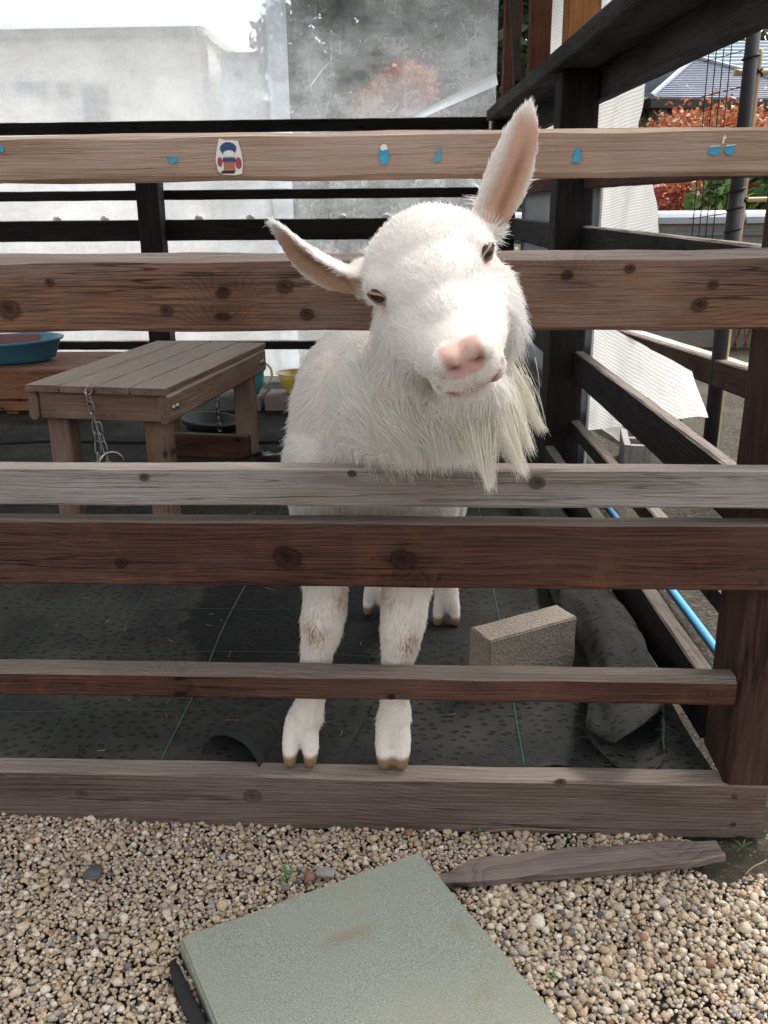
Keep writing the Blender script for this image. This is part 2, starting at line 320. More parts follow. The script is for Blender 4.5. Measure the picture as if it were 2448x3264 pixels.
# ================================================================ FRONT FENCE
fen = empty('wooden_fence', (0.63, 0.07, 0)); tag(fen, 'weathered brown rail fence at the front, the goat leaning through it', 'fence', 'timber fences of the goat pen')
def at_fence(o): o.location = Vector(o.location)-fen.location; return o
def rail(name, x0, x1, z0, z1, y0, y1, mat, seed, **kw):
    return at_fence(plank(name, x1-x0, z1-z0, y1-y0, mat, fen, ((x0+x1)/2, (y0+y1)/2, (z0+z1)/2), seed=seed, **kw))
r1 = rail('rail', -1.62, 1.0, 1.1945, 1.2615, -0.038, 0.0, W_TOP, 3, cham=0.006, wane=0.012, wob=0.0025); r1['label'] = 'tan top rail with stickers'
r2 = rail('rail', -1.62, 1.0, 0.970, 1.088, -0.038, 0.012, W_RED, 11, cham=0.004, chft=(0.016, 0.012), wob=0.003); r2['label'] = 'red-brown second rail'
r3 = rail('rail', -1.62, 1.0, 0.6785, 0.7458, -0.038, 0.0, W_GREY, 21, cham=0.004); r3['label'] = 'silver-grey third rail'
r4 = rail('rail', -1.62, 1.0, 0.5323, 0.652, -0.038, 0.0, W_DRK, 33, cham=0.004); r4['label'] = 'dark red-brown fourth rail'
r5 = rail('rail', -1.50, 0.561, 0.291, 0.346, -0.004, 0.042, W_DRK, 44, cham=0.006, chft=(0.012, 0.009)); r5['label'] = 'thin dark lower rail'
sill = rail('sill', -1.62, 0.645, 0.0, 0.121, 0.002, 0.052, W_SILL, 55, cham=0.004); sill['label'] = 'grey-brown sill board on the gravel'
post = at_fence(plank('post', 1.56, 0.14, 0.149, W_POST, fen, (0.635, 0.0775, 0.121+0.78), frame_rot((0, 0, 1), (1, 0, 0)), seed=61, cham=0.008)); post['label'] = 'dark corner post on the right'
post2 = at_fence(plank('post', 1.56, 0.14, 0.149, W_DRK, fen, (-1.56, 0.0775, 0.121+0.78), frame_rot((0, 0, 1), (1, 0, 0)), seed=62, cham=0.008))
# knots in the boards: slightly proud ovals of dark end grain
def knot_mat(name, rim, mid, core_):
    m, nt, out = newmat(name); g = NG(nt); tc = g.n('ShaderNodeTexCoord').outputs['Object']; sp = g.n('ShaderNodeSeparateXYZ'); g.l(tc, sp.inputs[0])
    nz = g.noise(tc, 160, 3, 0.6); r_ = g.m('SQRT', g.m('ADD', g.m('MULTIPLY', sp.outputs[0], sp.outputs[0]), g.m('MULTIPLY', sp.outputs[2], sp.outputs[2])))
    q = g.m('ADD', g.m('MULTIPLY', r_, 50.0), g.m('MULTIPLY', g.m('SUBTRACT', nz, 0.5), 0.55)); rg = g.m('FRACT', g.m('MULTIPLY', q, 5.0))
    c = g.mix(g.mr(q, 0.12, 0.5), core_, mid); c = g.mix(g.m('MULTIPLY', rg, 0.5), c, rim); b = g.bsdf(None, c, 0.85, 0.1, g.bump(g.m('ADD', rg, nz), 0.6, 0.003))
    tr = g.n('ShaderNodeBsdfTransparent'); mx = g.n('ShaderNodeMixShader'); g.l(g.mr(q, 0.55, 0.95), mx.inputs[0]); g.l(b.outputs[0], mx.inputs[1]); g.l(tr.outputs[0], mx.inputs[2]); g.l(mx.outputs[0], out.inputs[0]); return m
KN_D = knot_mat('knot_dark', (0.05, 0.023, 0.017), (0.034, 0.016, 0.013), (0.008, 0.005, 0.005)); KN_R = knot_mat('knot_red', (0.12, 0.062, 0.042), (0.065, 0.034, 0.026), (0.016, 0.009, 0.008)); KN_G = knot_mat('knot_grey', (0.13, 0.10, 0.085), (0.085, 0.066, 0.058), (0.03, 0.022, 0.02))
def knot(rl, x, z, rad, mat, y):
    n = 20; P = [(0.020*math.cos(2*math.pi*i/n), 0.0, 0.020*math.sin(2*math.pi*i/n)) for i in range(n)]+[(0.010*math.cos(2*math.pi*i/n), -0.0008, 0.010*math.sin(2*math.pi*i/n)) for i in range(n)]+[(0, -0.0008, 0)]
    F = [(i, (i+1) % n, n+(i+1) % n, n+i) for i in range(n)]+[(n+i, n+(i+1) % n, 2*n) for i in range(n)]
    o = MB().add(P, F).build('knot', mat, rl, Vector((x, y, z))-Vector(rl.location)-Vector(fen.location)); s_ = rad/0.0155; o.scale = (s_*1.25, 1, s_); o.rotation_euler = (0, rng.uniform(-.25, .25), 0)
for x_, z_, q_ in [(-0.2359, 0.5882, 0.0195), (-0.0377, 0.5856, 0.018), (-0.5248, 0.5755, 0.009)]: knot(r4, x_, z_, q_, KN_D, -0.0402)
for x_, z_, q_ in [(-0.6619, 1.0064, 0.015), (-0.2203, 1.0399, 0.0105), (-0.4091, 1.0039, 0.0083), (-0.1871, 0.9973, 0.009), (0.4182, 1.009, 0.0097), (0.3086, 1.0633, 0.0067), (0.4361, 1.0387, 0.0067), (-0.5909, 1.0475, 0.006)]: knot(r2, x_, z_, q_, KN_R, -0.0405)
for x_, z_, q_ in [(-0.47, 0.73, 0.0067), (0.1835, 0.7232, 0.0105), (-0.1216, 0.7378, 0.006)]: knot(r3, x_, z_, q_, KN_G, -0.0402)
for x_, z_, q_ in [(-0.3305, 0.077, 0.0135), (0.2575, 0.1213, 0.009), (-0.6669, 0.0745, 0.009)]: knot(sill, x_, z_, q_, KN_G, 0.0002)
for x_, z_, q_ in [(-0.0606, 0.3017, 0.006)]: knot(r5, x_, z_, q_, KN_D, -0.0058)
def screw_mesh():
    mb = MB(); mb.lathe([(0.0001, 0.0), (0.0045, 0.0), (0.0045, 0.0012), (0.0028, 0.0016), (0.0001, 0.0006)], 10); return mb.mesh('screw', True)
SCM = screw_mesh(); SCM.materials.append(SCREW)
for rl, px, pz in ((sill, 0.585, 0.095), (sill, 0.590, 0.035), (r4, 0.568, 0.552), (r4, 0.552, 0.574), (r5, 0.515, 0.318), (r1, 0.62, 1.24), (r2, 0.60, 1.04), (r3, 0.60, 0.72)):
    s = link('screw', SCM, None, rl); wl = Vector(rl.location)+Vector(fen.location)
    dy = {True: 0.001}.get(rl is sill, -0.0395 if rl in (r1, r2, r3, r4) else -0.0055)
    s.location = Vector((px, dy, pz))-wl; s.rotation_euler = (R(90), 0, 0)

# ================================================================ SIDE FENCE (right) and BACK FENCE
sf = empty('wooden_fence', SP(0.07, 2.1, 0)); tag(sf, 'dark side fence running back along the right of the pen', 'fence', 'timber fences of the goat pen')
def sbeam(name, par, o0, o1, t0, t1, z0, z1, mat, seed, **kw):
    c = (SP((o0+o1)/2, (t0+t1)/2, (z0+z1)/2))
    ob = plank(name, t1-t0, z1-z0, o1-o0, mat, par, c-Vector(par.location), (0, 0, R(90)+_sa), seed=seed, **kw); return ob
def spost(name, par, o0, o1, t0, t1, z0, z1, mat, seed, **kw):
    c = SP((o0+o1)/2, (t0+t1)/2, (z0+z1)/2)
    return plank(name, z1-z0, t1-t0, o1-o0, mat, par, c-Vector(par.location), frame_rot((0, 0, 1), SD), seed=seed, **kw)
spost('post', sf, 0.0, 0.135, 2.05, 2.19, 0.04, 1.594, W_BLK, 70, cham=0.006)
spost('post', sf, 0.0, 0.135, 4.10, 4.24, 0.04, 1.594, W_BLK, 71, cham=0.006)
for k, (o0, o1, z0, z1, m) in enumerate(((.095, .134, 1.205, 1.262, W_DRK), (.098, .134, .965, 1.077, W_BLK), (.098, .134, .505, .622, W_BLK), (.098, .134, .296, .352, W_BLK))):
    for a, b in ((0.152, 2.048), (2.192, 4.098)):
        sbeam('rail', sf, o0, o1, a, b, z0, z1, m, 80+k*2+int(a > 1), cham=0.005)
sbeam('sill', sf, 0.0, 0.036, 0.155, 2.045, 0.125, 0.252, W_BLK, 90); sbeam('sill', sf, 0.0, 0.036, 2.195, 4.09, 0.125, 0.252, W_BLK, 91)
bf = empty('wooden_fence', (-1.62, 4.2, 0)); tag(bf, 'dark stained back fence, coloured black for backlit shade, in front of the dirty plastic sheet', 'fence', 'timber fences of the goat pen')
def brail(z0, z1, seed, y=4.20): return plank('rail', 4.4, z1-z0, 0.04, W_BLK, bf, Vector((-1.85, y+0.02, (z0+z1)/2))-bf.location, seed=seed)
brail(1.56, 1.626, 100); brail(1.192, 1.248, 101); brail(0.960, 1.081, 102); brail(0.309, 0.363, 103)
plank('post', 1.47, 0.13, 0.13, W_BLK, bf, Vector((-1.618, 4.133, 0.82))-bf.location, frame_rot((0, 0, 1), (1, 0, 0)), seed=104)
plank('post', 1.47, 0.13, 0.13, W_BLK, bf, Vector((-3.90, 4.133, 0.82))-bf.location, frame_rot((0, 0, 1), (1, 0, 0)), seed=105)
# white clips that hold the sheet on the back rail
cm = MB(); cm.lathe([(0.022, 0.0), (0.026, 0.006), (0.024, 0.016), (0.016, 0.024), (0.0005, 0.028)], 16)
CLIP = cm.mesh('sheet_clip', True); CLIP.materials.append(simple('white_plastic', (0.72, 0.72, 0.70), 0.45, 0.08, 30, 0.1))
for i, x in enumerate((-2.22, -1.93, -1.66+0.30, -1.05, -0.86+0.36, -0.24, 0.05)):
    o = link('sheet_clip', CLIP, None, bf, Vector((x, 4.222, 1.0805))-bf.location)

# ================================================================ ROOF FRAME over the pen
rf = empty('roof_frame', SP(0.07, 2.1, 1.5)); tag(rf, 'dark timber roof frame with a heavy beam over the right side', 'roof')
sbeam('beam', rf, 0.137, 0.177, -0.4, 4.5, 1.50, 1.70, W_BEAM, 110, cham=0.006)
sbeam('wall_plate', rf, -0.042, -0.002, 0.3, 4.12, 1.594, 1.652, W_BEAM, 111, cham=0.005)
sbeam('wall_plate', rf, 0.0, 0.134, 0.30, 4.24, 1.600, 1.648, W_BEAM, 112, cham=0.005)
for k, (t, wd, m) in enumerate(((3.72, .085, W_STUD), (2.83, .085, W_STUD), (2.00, .112, W_ORNG), (1.26, .10, W_STUD))):
    spost('stud', rf, 0.0, wd, t, t+0.10, 1.652, 2.75, m, 115+k, cham=0.004)
a, b = SP(-0.022, 3.02, 1.655), SP(-0.022, 3.62, 2.6); d = (b-a)
plank('brace', d.length, 0.06, 0.034, W_BEAM, rf, (a+b)/2-Vector(rf.location), frame_rot(d, SD), seed=119)
plank('rafter', 4.5, 0.10, 0.05, W_BEAM, rf, Vector((-1.2, 0.75, 2.69))-Vector(rf.location), seed=120)
plank('rafter', 4.5, 0.10, 0.05, W_BEAM, rf, Vector((-1.2, 4.35, 2.58))-Vector(rf.location), seed=121)
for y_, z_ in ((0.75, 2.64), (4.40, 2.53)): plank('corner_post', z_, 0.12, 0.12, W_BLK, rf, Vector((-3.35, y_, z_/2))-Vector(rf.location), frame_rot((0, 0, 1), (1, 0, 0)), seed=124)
mb = MB(); n = 90                                     # corrugated roof sheet, out of view, added to darken the pen
ROOFM = simple('added_shade_roof_brown', (0.11, 0.085, 0.07), 0.6, 0.2, 6, 0.1)
P = []; 
for j, (y, z) in enumerate(((0.55, 2.86), (4.75, 2.70))):
    for i in range(n+1):
        x = -3.5+4.6*i/n; P += [(x, y, z+0.012*math.cos(i*math.pi)), (x, y, z+0.012*math.cos(i*math.pi)+0.006)]
q = 2*(n+1); Fs = []
for i in range(n):
    Fs += [(2*i, q+2*i, q+2*i+2, 2*i+2), (2*i+1, 2*i+3, q+2*i+3, q+2*i+1)]
mb.add(P, Fs); mb.build('added_shade_roof', ROOFM, rf, -Vector(rf.location))

# ================================================================ PLASTIC SHEETS on the back
def film_mat(name, lo, hi):
    m, nt, out = newmat(name); g = NG(nt); tc = g.n('ShaderNodeTexCoord').outputs['Object']
    a = g.noise(g.scale(tc, (1, 1, 1.3)), 2.4, 8, 0.68); b = g.noise(g.scale(tc, (1.0, 1, 6.0)), 2.2, 5, 0.7); c = g.noise(g.scale(tc, (14, 1, 1.2)), 3.0, 4, 0.7); f = g.noise(tc, 60, 3, 0.7)
    d = g.m('ADD', g.m('ADD', g.m('MULTIPLY', a, 0.75), g.m('MULTIPLY', b, 0.16)), g.m('ADD', g.m('MULTIPLY', c, 0.07), g.m('MULTIPLY', f, 0.16)))
    fac = g.mr(d, 0.40, 0.76, lo, hi)
    vs_ = g.voro(g.scale(tc, (3, 1, 0.9)), 2.6, 'DISTANCE_TO_EDGE'); scr = g.m('MULTIPLY', g.mr(vs_.outputs[0], 0.0, 0.006, 1, 0), g.mr(a, 0.5, 0.6)); fac = g.m('MAXIMUM', fac, g.m('MULTIPLY', scr, 0.75))
    tr = g.n('ShaderNodeBsdfTransparent'); tr.inputs[0].default_value = (0.90, 0.95, 0.99, 1)
    rr = g.n('ShaderNodeBsdfRefraction'); rr.inputs['Color'].default_value = (0.9, 0.94, 0.97, 1); rr.inputs['Roughness'].default_value = 0.13; rr.inputs['IOR'].default_value = 1.06
    tl = g.n('ShaderNodeBsdfTranslucent'); tl.inputs[0].default_value = (0.96, 0.98, 1.0, 1)
    df = g.n('ShaderNodeBsdfDiffuse'); df.inputs[0].default_value = (0.45, 0.45, 0.44, 1)
    gl = g.n('ShaderNodeBsdfGlossy'); gl.inputs['Roughness'].default_value = 0.25; gl.inputs[0].default_value = (0.8, 0.8, 0.8, 1)
    m1 = g.n('ShaderNodeMixShader'); m1.inputs[0].default_value = 0.45; g.l(tr.outputs[0], m1.inputs[1]); g.l(rr.outputs[0], m1.inputs[2])
    m2 = g.n('ShaderNodeMixShader'); m2.inputs[0].default_value = 0.06; g.l(tl.outputs[0], m2.inputs[1]); g.l(df.outputs[0], m2.inputs[2])
    m3 = g.n('ShaderNodeMixShader'); g.l(fac, m3.inputs[0]); g.l(m1.outputs[0], m3.inputs[1]); g.l(m2.outputs[0], m3.inputs[2])
    m4 = g.n('ShaderNodeMixShader'); m4.inputs[0].default_value = 0.05; g.l(m3.outputs[0], m4.inputs[1]); g.l(gl.outputs[0], m4.inputs[2])
    g.l(m4.outputs[0], out.inputs[0])
    nm = g.bump(g.m('ADD', a, g.m('MULTIPLY', c, 0.5)), 0.5, 0.03)
    for q in (rr, gl): g.l(nm, q.inputs['Normal'])
    return m
FILM_A, FILM_B = film_mat('milky_clear_film', 0.30, 0.50), film_mat('dirty_clear_film', 0.06, 0.36)
def film(name, x0, x1, z0, z1, y, label, seed, fm):
    nx, nz = int((x1-x0)/0.05), int((z1-z0)/0.06); V = []; F = []
    for j in range(nz+1):
        for i in range(nx+1):
            x = x0+(x1-x0)*i/nx; z = z0+(z1-z0)*j/nz
            V.append((x, y+0.014*mnoise.noise(Vector((x*2.2+seed, z*0.8, seed)))+0.006*mnoise.noise(Vector((x*8, z*2.5, seed))), z))
    F = [(j*(nx+1)+i, j*(nx+1)+i+1, (j+1)*(nx+1)+i+1, (j+1)*(nx+1)+i) for j in range(nz) for i in range(nx)]
    return tag(link(name, npmesh(name, V, F, fm)), label, 'plastic sheet', 'clear plastic sheets closing the back of the pen')
film('plastic_sheet', -4.0, -0.80, 0.13, 2.62, 4.285, 'hazy plastic sheet at the back left, pale building showing through', 1.0, FILM_A)
film('plastic_sheet', -0.92, 0.395, 0.13, 2.62, 4.315, 'dirty scratched plastic sheet at the back, trees showing through', 5.0, FILM_B)
# folded-over strip of film in the lower right corner
mb = MB(); n = 14; A0, A1 = Vector((-0.12, 4.268, 1.63)), Vector((0.385, 4.268, 1.86)); P = []
for i in range(n+1):
    p = A0.lerp(A1, i/n); wd = 0.035+0.03*i/n
    for k in range(4): P.append(p+Vector((0.25, 0, -1)).normalized()*wd*(k/3.0)+Vector((0, -0.012*math.sin(k*1.05), 0)))
mb.add(P, [(i*4+k, i*4+k+1, i*4+k+5, i*4+k+4) for i in range(n) for k in range(3)])
FOLD, nt_, out_ = newmat('film_fold'); g_ = NG(nt_); t1 = g_.n('ShaderNodeBsdfTranslucent'); t1.inputs[0].default_value = (.82, .84, .86, 1); t2 = g_.n('ShaderNodeBsdfDiffuse'); t2.inputs[0].default_value = (.6, .6, .6, 1); mx = g_.n('ShaderNodeMixShader'); mx.inputs[0].default_value = 0.4
g_.l(t1.outputs[0], mx.inputs[1]); g_.l(t2.outputs[0], mx.inputs[2]); g_.l(mx.outputs[0], out_.inputs[0])
tag(mb.build('plastic_strip', FOLD, smooth=True), 'milky diagonal fold of film at the corner of the plastic sheet', 'plastic strip')

# ---- corrugated panel and white net outside the side fence
CORR = simple('corrugated_grey', (0.42, 0.44, 0.47), 0.45, 0.2, 5, 0.0, dirt=(0.26, 0.25, 0.24))
mb = MB(); n = 130; P = []
for i in range(n+1):
    t = 2.25+2.0*i/n; o = 0.20+0.012*math.sin(i*math.pi*0.5)
    P += [SP(o, t, 0.05), SP(o, t, 1.26), SP(o+0.004, t, 1.26), SP(o+0.004, t, 0.05)]
mb.add(P, [(i*4+k, i*4+(k+1) % 4, i*4+4+(k+1) % 4, i*4+4+k) for i in range(n) for k in range(4)])
tag(mb.build('corrugated_panel', CORR), 'grey ribbed panel behind the dark corner of the side fence', 'panel')
def net_mat():
    m, nt, out = newmat('white_woven_net'); g = NG(nt); uv = g.n('ShaderNodeUVMap').outputs[0]
    sp = g.n('ShaderNodeSeparateXYZ'); g.l(uv, sp.inputs[0])
    def line(s): return g.mr(g.m('ABSOLUTE', g.m('SUBTRACT', g.m('FRACT', g.m('MULTIPLY', s, 62.0)), 0.5)), 0.10, 0.22, 1, 0)
    ln = g.m('MAXIMUM', line(sp.outputs[0]), line(sp.outputs[1])); tc = g.n('ShaderNodeTexCoord').outputs['Object']; dn = g.noise(tc, 5, 4)
    col = g.mix(ln, (0.46, 0.455, 0.43), (0.74, 0.73, 0.70)); col = g.mix(g.m('MULTIPLY', g.mr(dn, 0.5, 0.7), 0.25), col, (0.40, 0.375, 0.32))
    df = g.n('ShaderNodeBsdfDiffuse'); g.l(col, df.inputs[0]); tl = g.n('ShaderNodeBsdfTranslucent'); g.l(col, tl.inputs[0]); g.l(g.bump(ln, 0.5, 0.004), df.inputs['Normal'])
    mx = g.n('ShaderNodeMixShader'); mx.inputs[0].default_value = 0.62; g.l(df.outputs[0], mx.inputs[1]); g.l(tl.outputs[0], mx.inputs[2]); g.l(mx.outputs[0], out.inputs[0]); return m
NET = net_mat()
def sheet_uv(name, rows, mat):
    """rows: list of rows of points; uv in metres along the cloth"""
    nr, nc = len(rows), len(rows[0]); V = [p for r_ in rows for p in r_]
    F = [(j*nc+i, j*nc+i+1, (j+1)*nc+i+1, (j+1)*nc+i) for j in range(nr-1) for i in range(nc-1)]
    me = bpy.data.meshes.new(name); me.from_pydata([tuple(v) for v in V], [], F); me.update(); me.materials.append(mat)
    U = [[0.0]*nc for _ in range(nr)]; W_ = [[0.0]*nc for _ in range(nr)]
    for j in range(nr):
        for i in range(1, nc): U[j][i] = U[j][i-1]+(Vector(rows[j][i])-Vector(rows[j][i-1])).length
    for i in range(nc):
        for j in range(1, nr): W_[j][i] = W_[j-1][i]+(Vector(rows[j][i])-Vector(rows[j-1][i])).length
    uv = me.uv_layers.new(name='UVMap')
    for l in me.loops:
        j, i = divmod(l.vertex_index, nc); uv.data[l.index].uv = (U[j][i], W_[j][i])
    me.polygons.foreach_set('use_smooth', [True]*len(me.polygons)); return me
NETE = [(2.6, 2.05), (1.70, 2.10), (1.547, 2.17), (1.425, 2.25), (1.30, 2.15), (1.228, 2.04), (1.065, 1.79), (0.90, 1.72), (0.70, 1.95)]   # near edge: (height, t)
rows = []; nj, ni = 54, 60
for j in range(nj+1):
    z = 2.6+(0.70-2.6)*j/nj; t0 = np.interp(-z, [-q[0] for q in NETE], [q[1] for q in NETE]); row = []
    for i in range(ni+1):
        t = t0+(4.75-t0)*i/ni; q = Vector((t*2.2, z*0.9, 3)); o = 0.31+0.035*mnoise.noise(q)+0.020*mnoise.noise(Vector((t*7+z*1.8, z*1.5, 8)))+0.012*abs(mnoise.noise(Vector((t*11-z*3, z*3, 1))))
        row.append(SP(o, t, z))
    rows.append(row)
tag(link('garden_net', sheet_uv('garden_net', rows, NET)), 'white woven net hanging outside the right side fence', 'net', 'white nets beside the pen')
rows = []; nj, ni = 22, 40                              # second piece draped low along the fence, its bottom edge slanting
for j in range(nj+1):
    row = []
    for i in range(ni+1):
        t = 1.30+2.2*i/ni; zb = max(0.11, 0.535-0.27*(t-1.30)); z = 0.672+(zb-0.672)*j/nj; o = 0.30+(0.02*mnoise.noise(Vector((t*5, z*4, 2)))+0.010*mnoise.noise(Vector((t*13, z*9, 5))))*(0.25+j/nj)+0.05*(j/nj)
        row.append(SP(o, t-0.03*(j/nj)*(1 if i == 0 else 0), z))
    rows.append(row)
tag(link('garden_net', sheet_uv('garden_net', rows, NET)), 'bright low white net with a slanting bottom edge behind the side rail', 'net', 'white nets beside the pen')
rows = [[Vector((0.84+0.20*i/6+0.04*j/6, 3.30-0.60*i/6+0.16*math.sin(i/6*3.1)*(j/6-0.5)*2+0.10*j/6, 0.062+0.03*math.sin(i*1.1+j)*0.5+0.012*j/6)) for i in range(7)] for j in range(7)]
tag(link('net_scrap', sheet_uv('net_scrap', rows, NET)), 'small white scrap of net lying on the soil by the hollow block', 'net')
# ================================================================ WEED MAT on the pen floor
def mat_z(x, y):
    z = 0.113 + 0.010*mnoise.noise(Vector((x*2.3, y*2.0, 0.5))) + 0.009*max(0, mnoise.noise(Vector((x*3.1+y*1.4, y*1.1, 9.5)))-0.25)*2 + 0.004*mnoise.noise(Vector((x*7, y*6, 2.5)))
    e = max(0.0, min(1.0, (y-0.05)/0.12)); z = 0.116*(1-e) + z*e
    rd = max(0.0, 1-abs(x-0.26-0.05*y)/0.05)*max(0.0, min(1.0, (1.3-y)/0.4)); return z + 0.010*rd
def mat_mat():
    m, nt, out = newmat('black_weed_fabric'); g = NG(nt); tc = g.n('ShaderNodeTexCoord').outputs['Object']
    wob = g.n('ShaderNodeTexNoise'); g.l(tc, wob.inputs['Vector']); wob.inputs['Scale'].default_value = 9
    ad = g.n('ShaderNodeVectorMath', operation='ADD'); g.l(g.scale(tc, (31, 47, 31)), ad.inputs[0]); g.l(g.scale(wob.outputs['Color'], (0.8, 0.8, 0)), ad.inputs[1])
    vo = g.n('ShaderNodeTexVoronoi', voronoi_dimensions='2D'); g.l(ad.outputs[0], vo.inputs['Vector']); vo.inputs['Scale'].default_value = 1.0; vo.inputs['Randomness'].default_value = 0.85
    el = g.n('ShaderNodeTexVoronoi', voronoi_dimensions='2D', distance='MINKOWSKI'); 
    dim = g.mr(vo.outputs['Distance'], 0.10, 0.27, 1, 0); fi = g.noise(tc, 210, 4, 0.7); bl = g.noise(tc, 4.5, 4); du = g.noise(tc, 1.6, 4)
    c = g.mix(fi, (0.017, 0.0175, 0.017), (0.046, 0.047, 0.044)); c = g.mix(g.m('MULTIPLY', g.mr(bl, 0.42, 0.68), 0.6), c, (0.070, 0.068, 0.060)); c = g.mix(g.m('MULTIPLY', g.mr(du, 0.5, 0.66), 0.4), c, (0.062, 0.058, 0.043))
    dim = g.m('MULTIPLY', dim, g.mr(g.noise(tc, 3.1, 4, 0.6), 0.34, 0.62, 0.25, 1)); c = g.mix(g.m('MULTIPLY', dim, 0.5), c, (0.006, 0.006, 0.006))
    # wet patch where water was spilt
    sp = g.n('ShaderNodeSeparateXYZ'); g.l(tc, sp.inputs[0]); nz = g.noise(tc, 7, 5, 0.65)
    dx = g.m('DIVIDE', g.m('ADD', sp.outputs[0], 0.36), 0.30); dy = g.m('DIVIDE', g.m('SUBTRACT', sp.outputs[1], 0.80), 0.50)
    rr = g.m('ADD', g.m('SQRT', g.m('ADD', g.m('MULTIPLY', dx, dx), g.m('MULTIPLY', dy, dy))), g.m('MULTIPLY', g.m('SUBTRACT', nz, 0.5), 1.1))
    wet = g.mr(rr, 0.92, 1.02, 1, 0); c = g.mix(g.m('MULTIPLY', wet, 0.72), c, (0.005, 0.005, 0.0065))
    h = g.m('SUBTRACT', g.m('MULTIPLY', fi, 0.3), dim)
    g.bsdf(out, c, g.mr(wet, 0, 1, 0.9, 0.6), 0.06, g.bump(h, 0.8, 0.006)); return m
MATM = mat_mat()
xs = list(np.arange(-3.0, 0.56, 0.035)); ys = list(np.arange(0.054, 4.15, 0.035)); nx = len(xs)
V = [(x if x < .3 else .3+(x-.3)*((.562-.047*y)-.3)/(xs[-1]-.3), y, mat_z(x, y)) for y in ys for x in xs]; F = [(j*nx+i, j*nx+i+1, (j+1)*nx+i+1, (j+1)*nx+i) for j in range(len(ys)-1) for i in range(nx-1)]
mat_o = tag(link('weed_mat', npmesh('weed_mat', V, F, MATM)), 'dark dimpled weed mat covering the pen floor, green threads across it', 'floor mat')
THREAD = simple('green_thread', (0.025, 0.11, 0.08), 0.6, 0.5, 90, 0, dirt=(0.09, 0.11, 0.09), dirt_amt=0.7)
def thread(pts, r):
    MB().tube([(x, y, mat_z(x, y)+0.0015) for x, y in pts], r, 4).build('thread', THREAD, mat_o)
for k, x in enumerate((-1.55, -1.28, -1.02, -0.775, -0.52, -0.30, -0.05, 0.195)):
    thread([(x+0.012*mnoise.noise(Vector((y*2, k, 0)))+0.03*(y-0.3)*(k % 3-1), y) for y in np.arange(0.06, 2.6, 0.06)], 0.0016 if k in (4, 7) else 0.0005)
for k, y in enumerate((0.245, 0.51, 0.79, 1.08, 1.42, 1.9, 2.45)):
    thread([(x, y+0.035*mnoise.noise(Vector((x*1.7, k*3.3, 5)))) for x in np.arange(-2.4, 0.42, 0.06)], 0.0005)
MB().tube([(x, 2.55+0.09*(x+2)+0.05*math.sin(x*2.2), mat_z(x, 2.6)+0.006) for x in np.arange(-2.6, -0.2, 0.08)], 0.006, 6).build('seam', simple('black_cord', (0.012, 0.012, 0.012), 0.8), mat_o)
MB().tube([(x, 1.72+0.10*(x+1.2), mat_z(x, 1.75)+0.005) for x in np.arange(-2.5, -0.9, 0.08)], 0.006, 6).build('seam', bpy.data.materials['black_cord'], mat_o)

# ---- curled edge of a second piece of mat at the sill (left of the goat's feet)
rows = []; A, B = Vector((-0.382, 0.058, 0.117)), Vector((-0.262, 0.34, 0.114)); ax = (B-A).normalized(); sd = Vector((ax.y, -ax.x, 0))
for j in range(13):
    s = j/12; c = A.lerp(B, s); rad = 0.066*(1-s)**0.8+0.003; row = []
    for i in range(15):
        a = math.pi*(1-i/14)*1.08-0.10; row.append(c+sd*rad*math.cos(a)+Vector((0, 0, max(0.001, rad*0.85*math.sin(a)))))
    for i in range(1, 6): row.append(row[14]+Vector((0.03*i, 0.0, 0.0015)))
    rows.append(row)
fl = link('mat_flap', sheet_uv('mat_flap', rows, MATM)); sm = fl.modifiers.new('thick', 'SOLIDIFY'); sm.thickness = 0.003
tag(fl, 'curled black mat edge beside the front hooves of the goat', 'floor mat')
# ---- rolled surplus mat along the side fence
mb = MB(); n = 50; k = 26; P = []
for i in range(n+1):
    s = i/n; y = 0.085+1.75*s; op = max(0, 1-s*5)**1.5
    c = Vector((0.455-0.045*y+0.012*math.sin(s*9)-0.045*op, y, 0.0)); rl = 0.118
    for q in range(k):
        a = 2*math.pi*q/k; rd = 0.060+0.016*op+0.016*mnoise.noise(Vector((math.cos(a)*1.6, math.sin(a)*1.6, s*7)))+0.008*mnoise.noise(Vector((a*3, s*16, 2)))
        sag = 1-0.55*op*(0.5+0.5*math.cos(a-2.2)); P.append((c.x+rd*1.12*math.cos(a), c.y+0.05*op*math.sin(a*2+1)+0.03*op*math.cos(a), max(0.112, 0.113+rd*0.80+rd*0.82*math.sin(a)*sag)))
mb.add(P, [(i*k+q, i*k+(q+1) % k, (i+1)*k+(q+1) % k, (i+1)*k+q) for i in range(n) for q in range(k)])
ro = mb.build('mat_roll', MATM, smooth=True); sm = ro.modifiers.new('thick', 'SOLIDIFY'); sm.thickness = 0.004
tag(ro, 'loosely rolled black mat along the foot of the side fence', 'floor mat')
# frayed fibres at the mouth of the roll
mb = MB()
for i in range(26):
    a = rng.uniform(0, 6.28); p = Vector((0.40+0.08*math.cos(a), 0.10+rng.uniform(-.02, .03), 0.165+0.045*math.sin(a)))
    if p.z < 0.12: continue
    d = Vector((rng.uniform(-1, 1), rng.uniform(-1, .2), rng.uniform(-.6, .8)))*0.03; mb.tube([p, p+d*0.5+Vector((0, 0, .004)), p+d], [0.0004, 0.0003, 0.0002], 3)
mb.build('frayed_fibre', THREAD, ro)['kind'] = 'stuff'

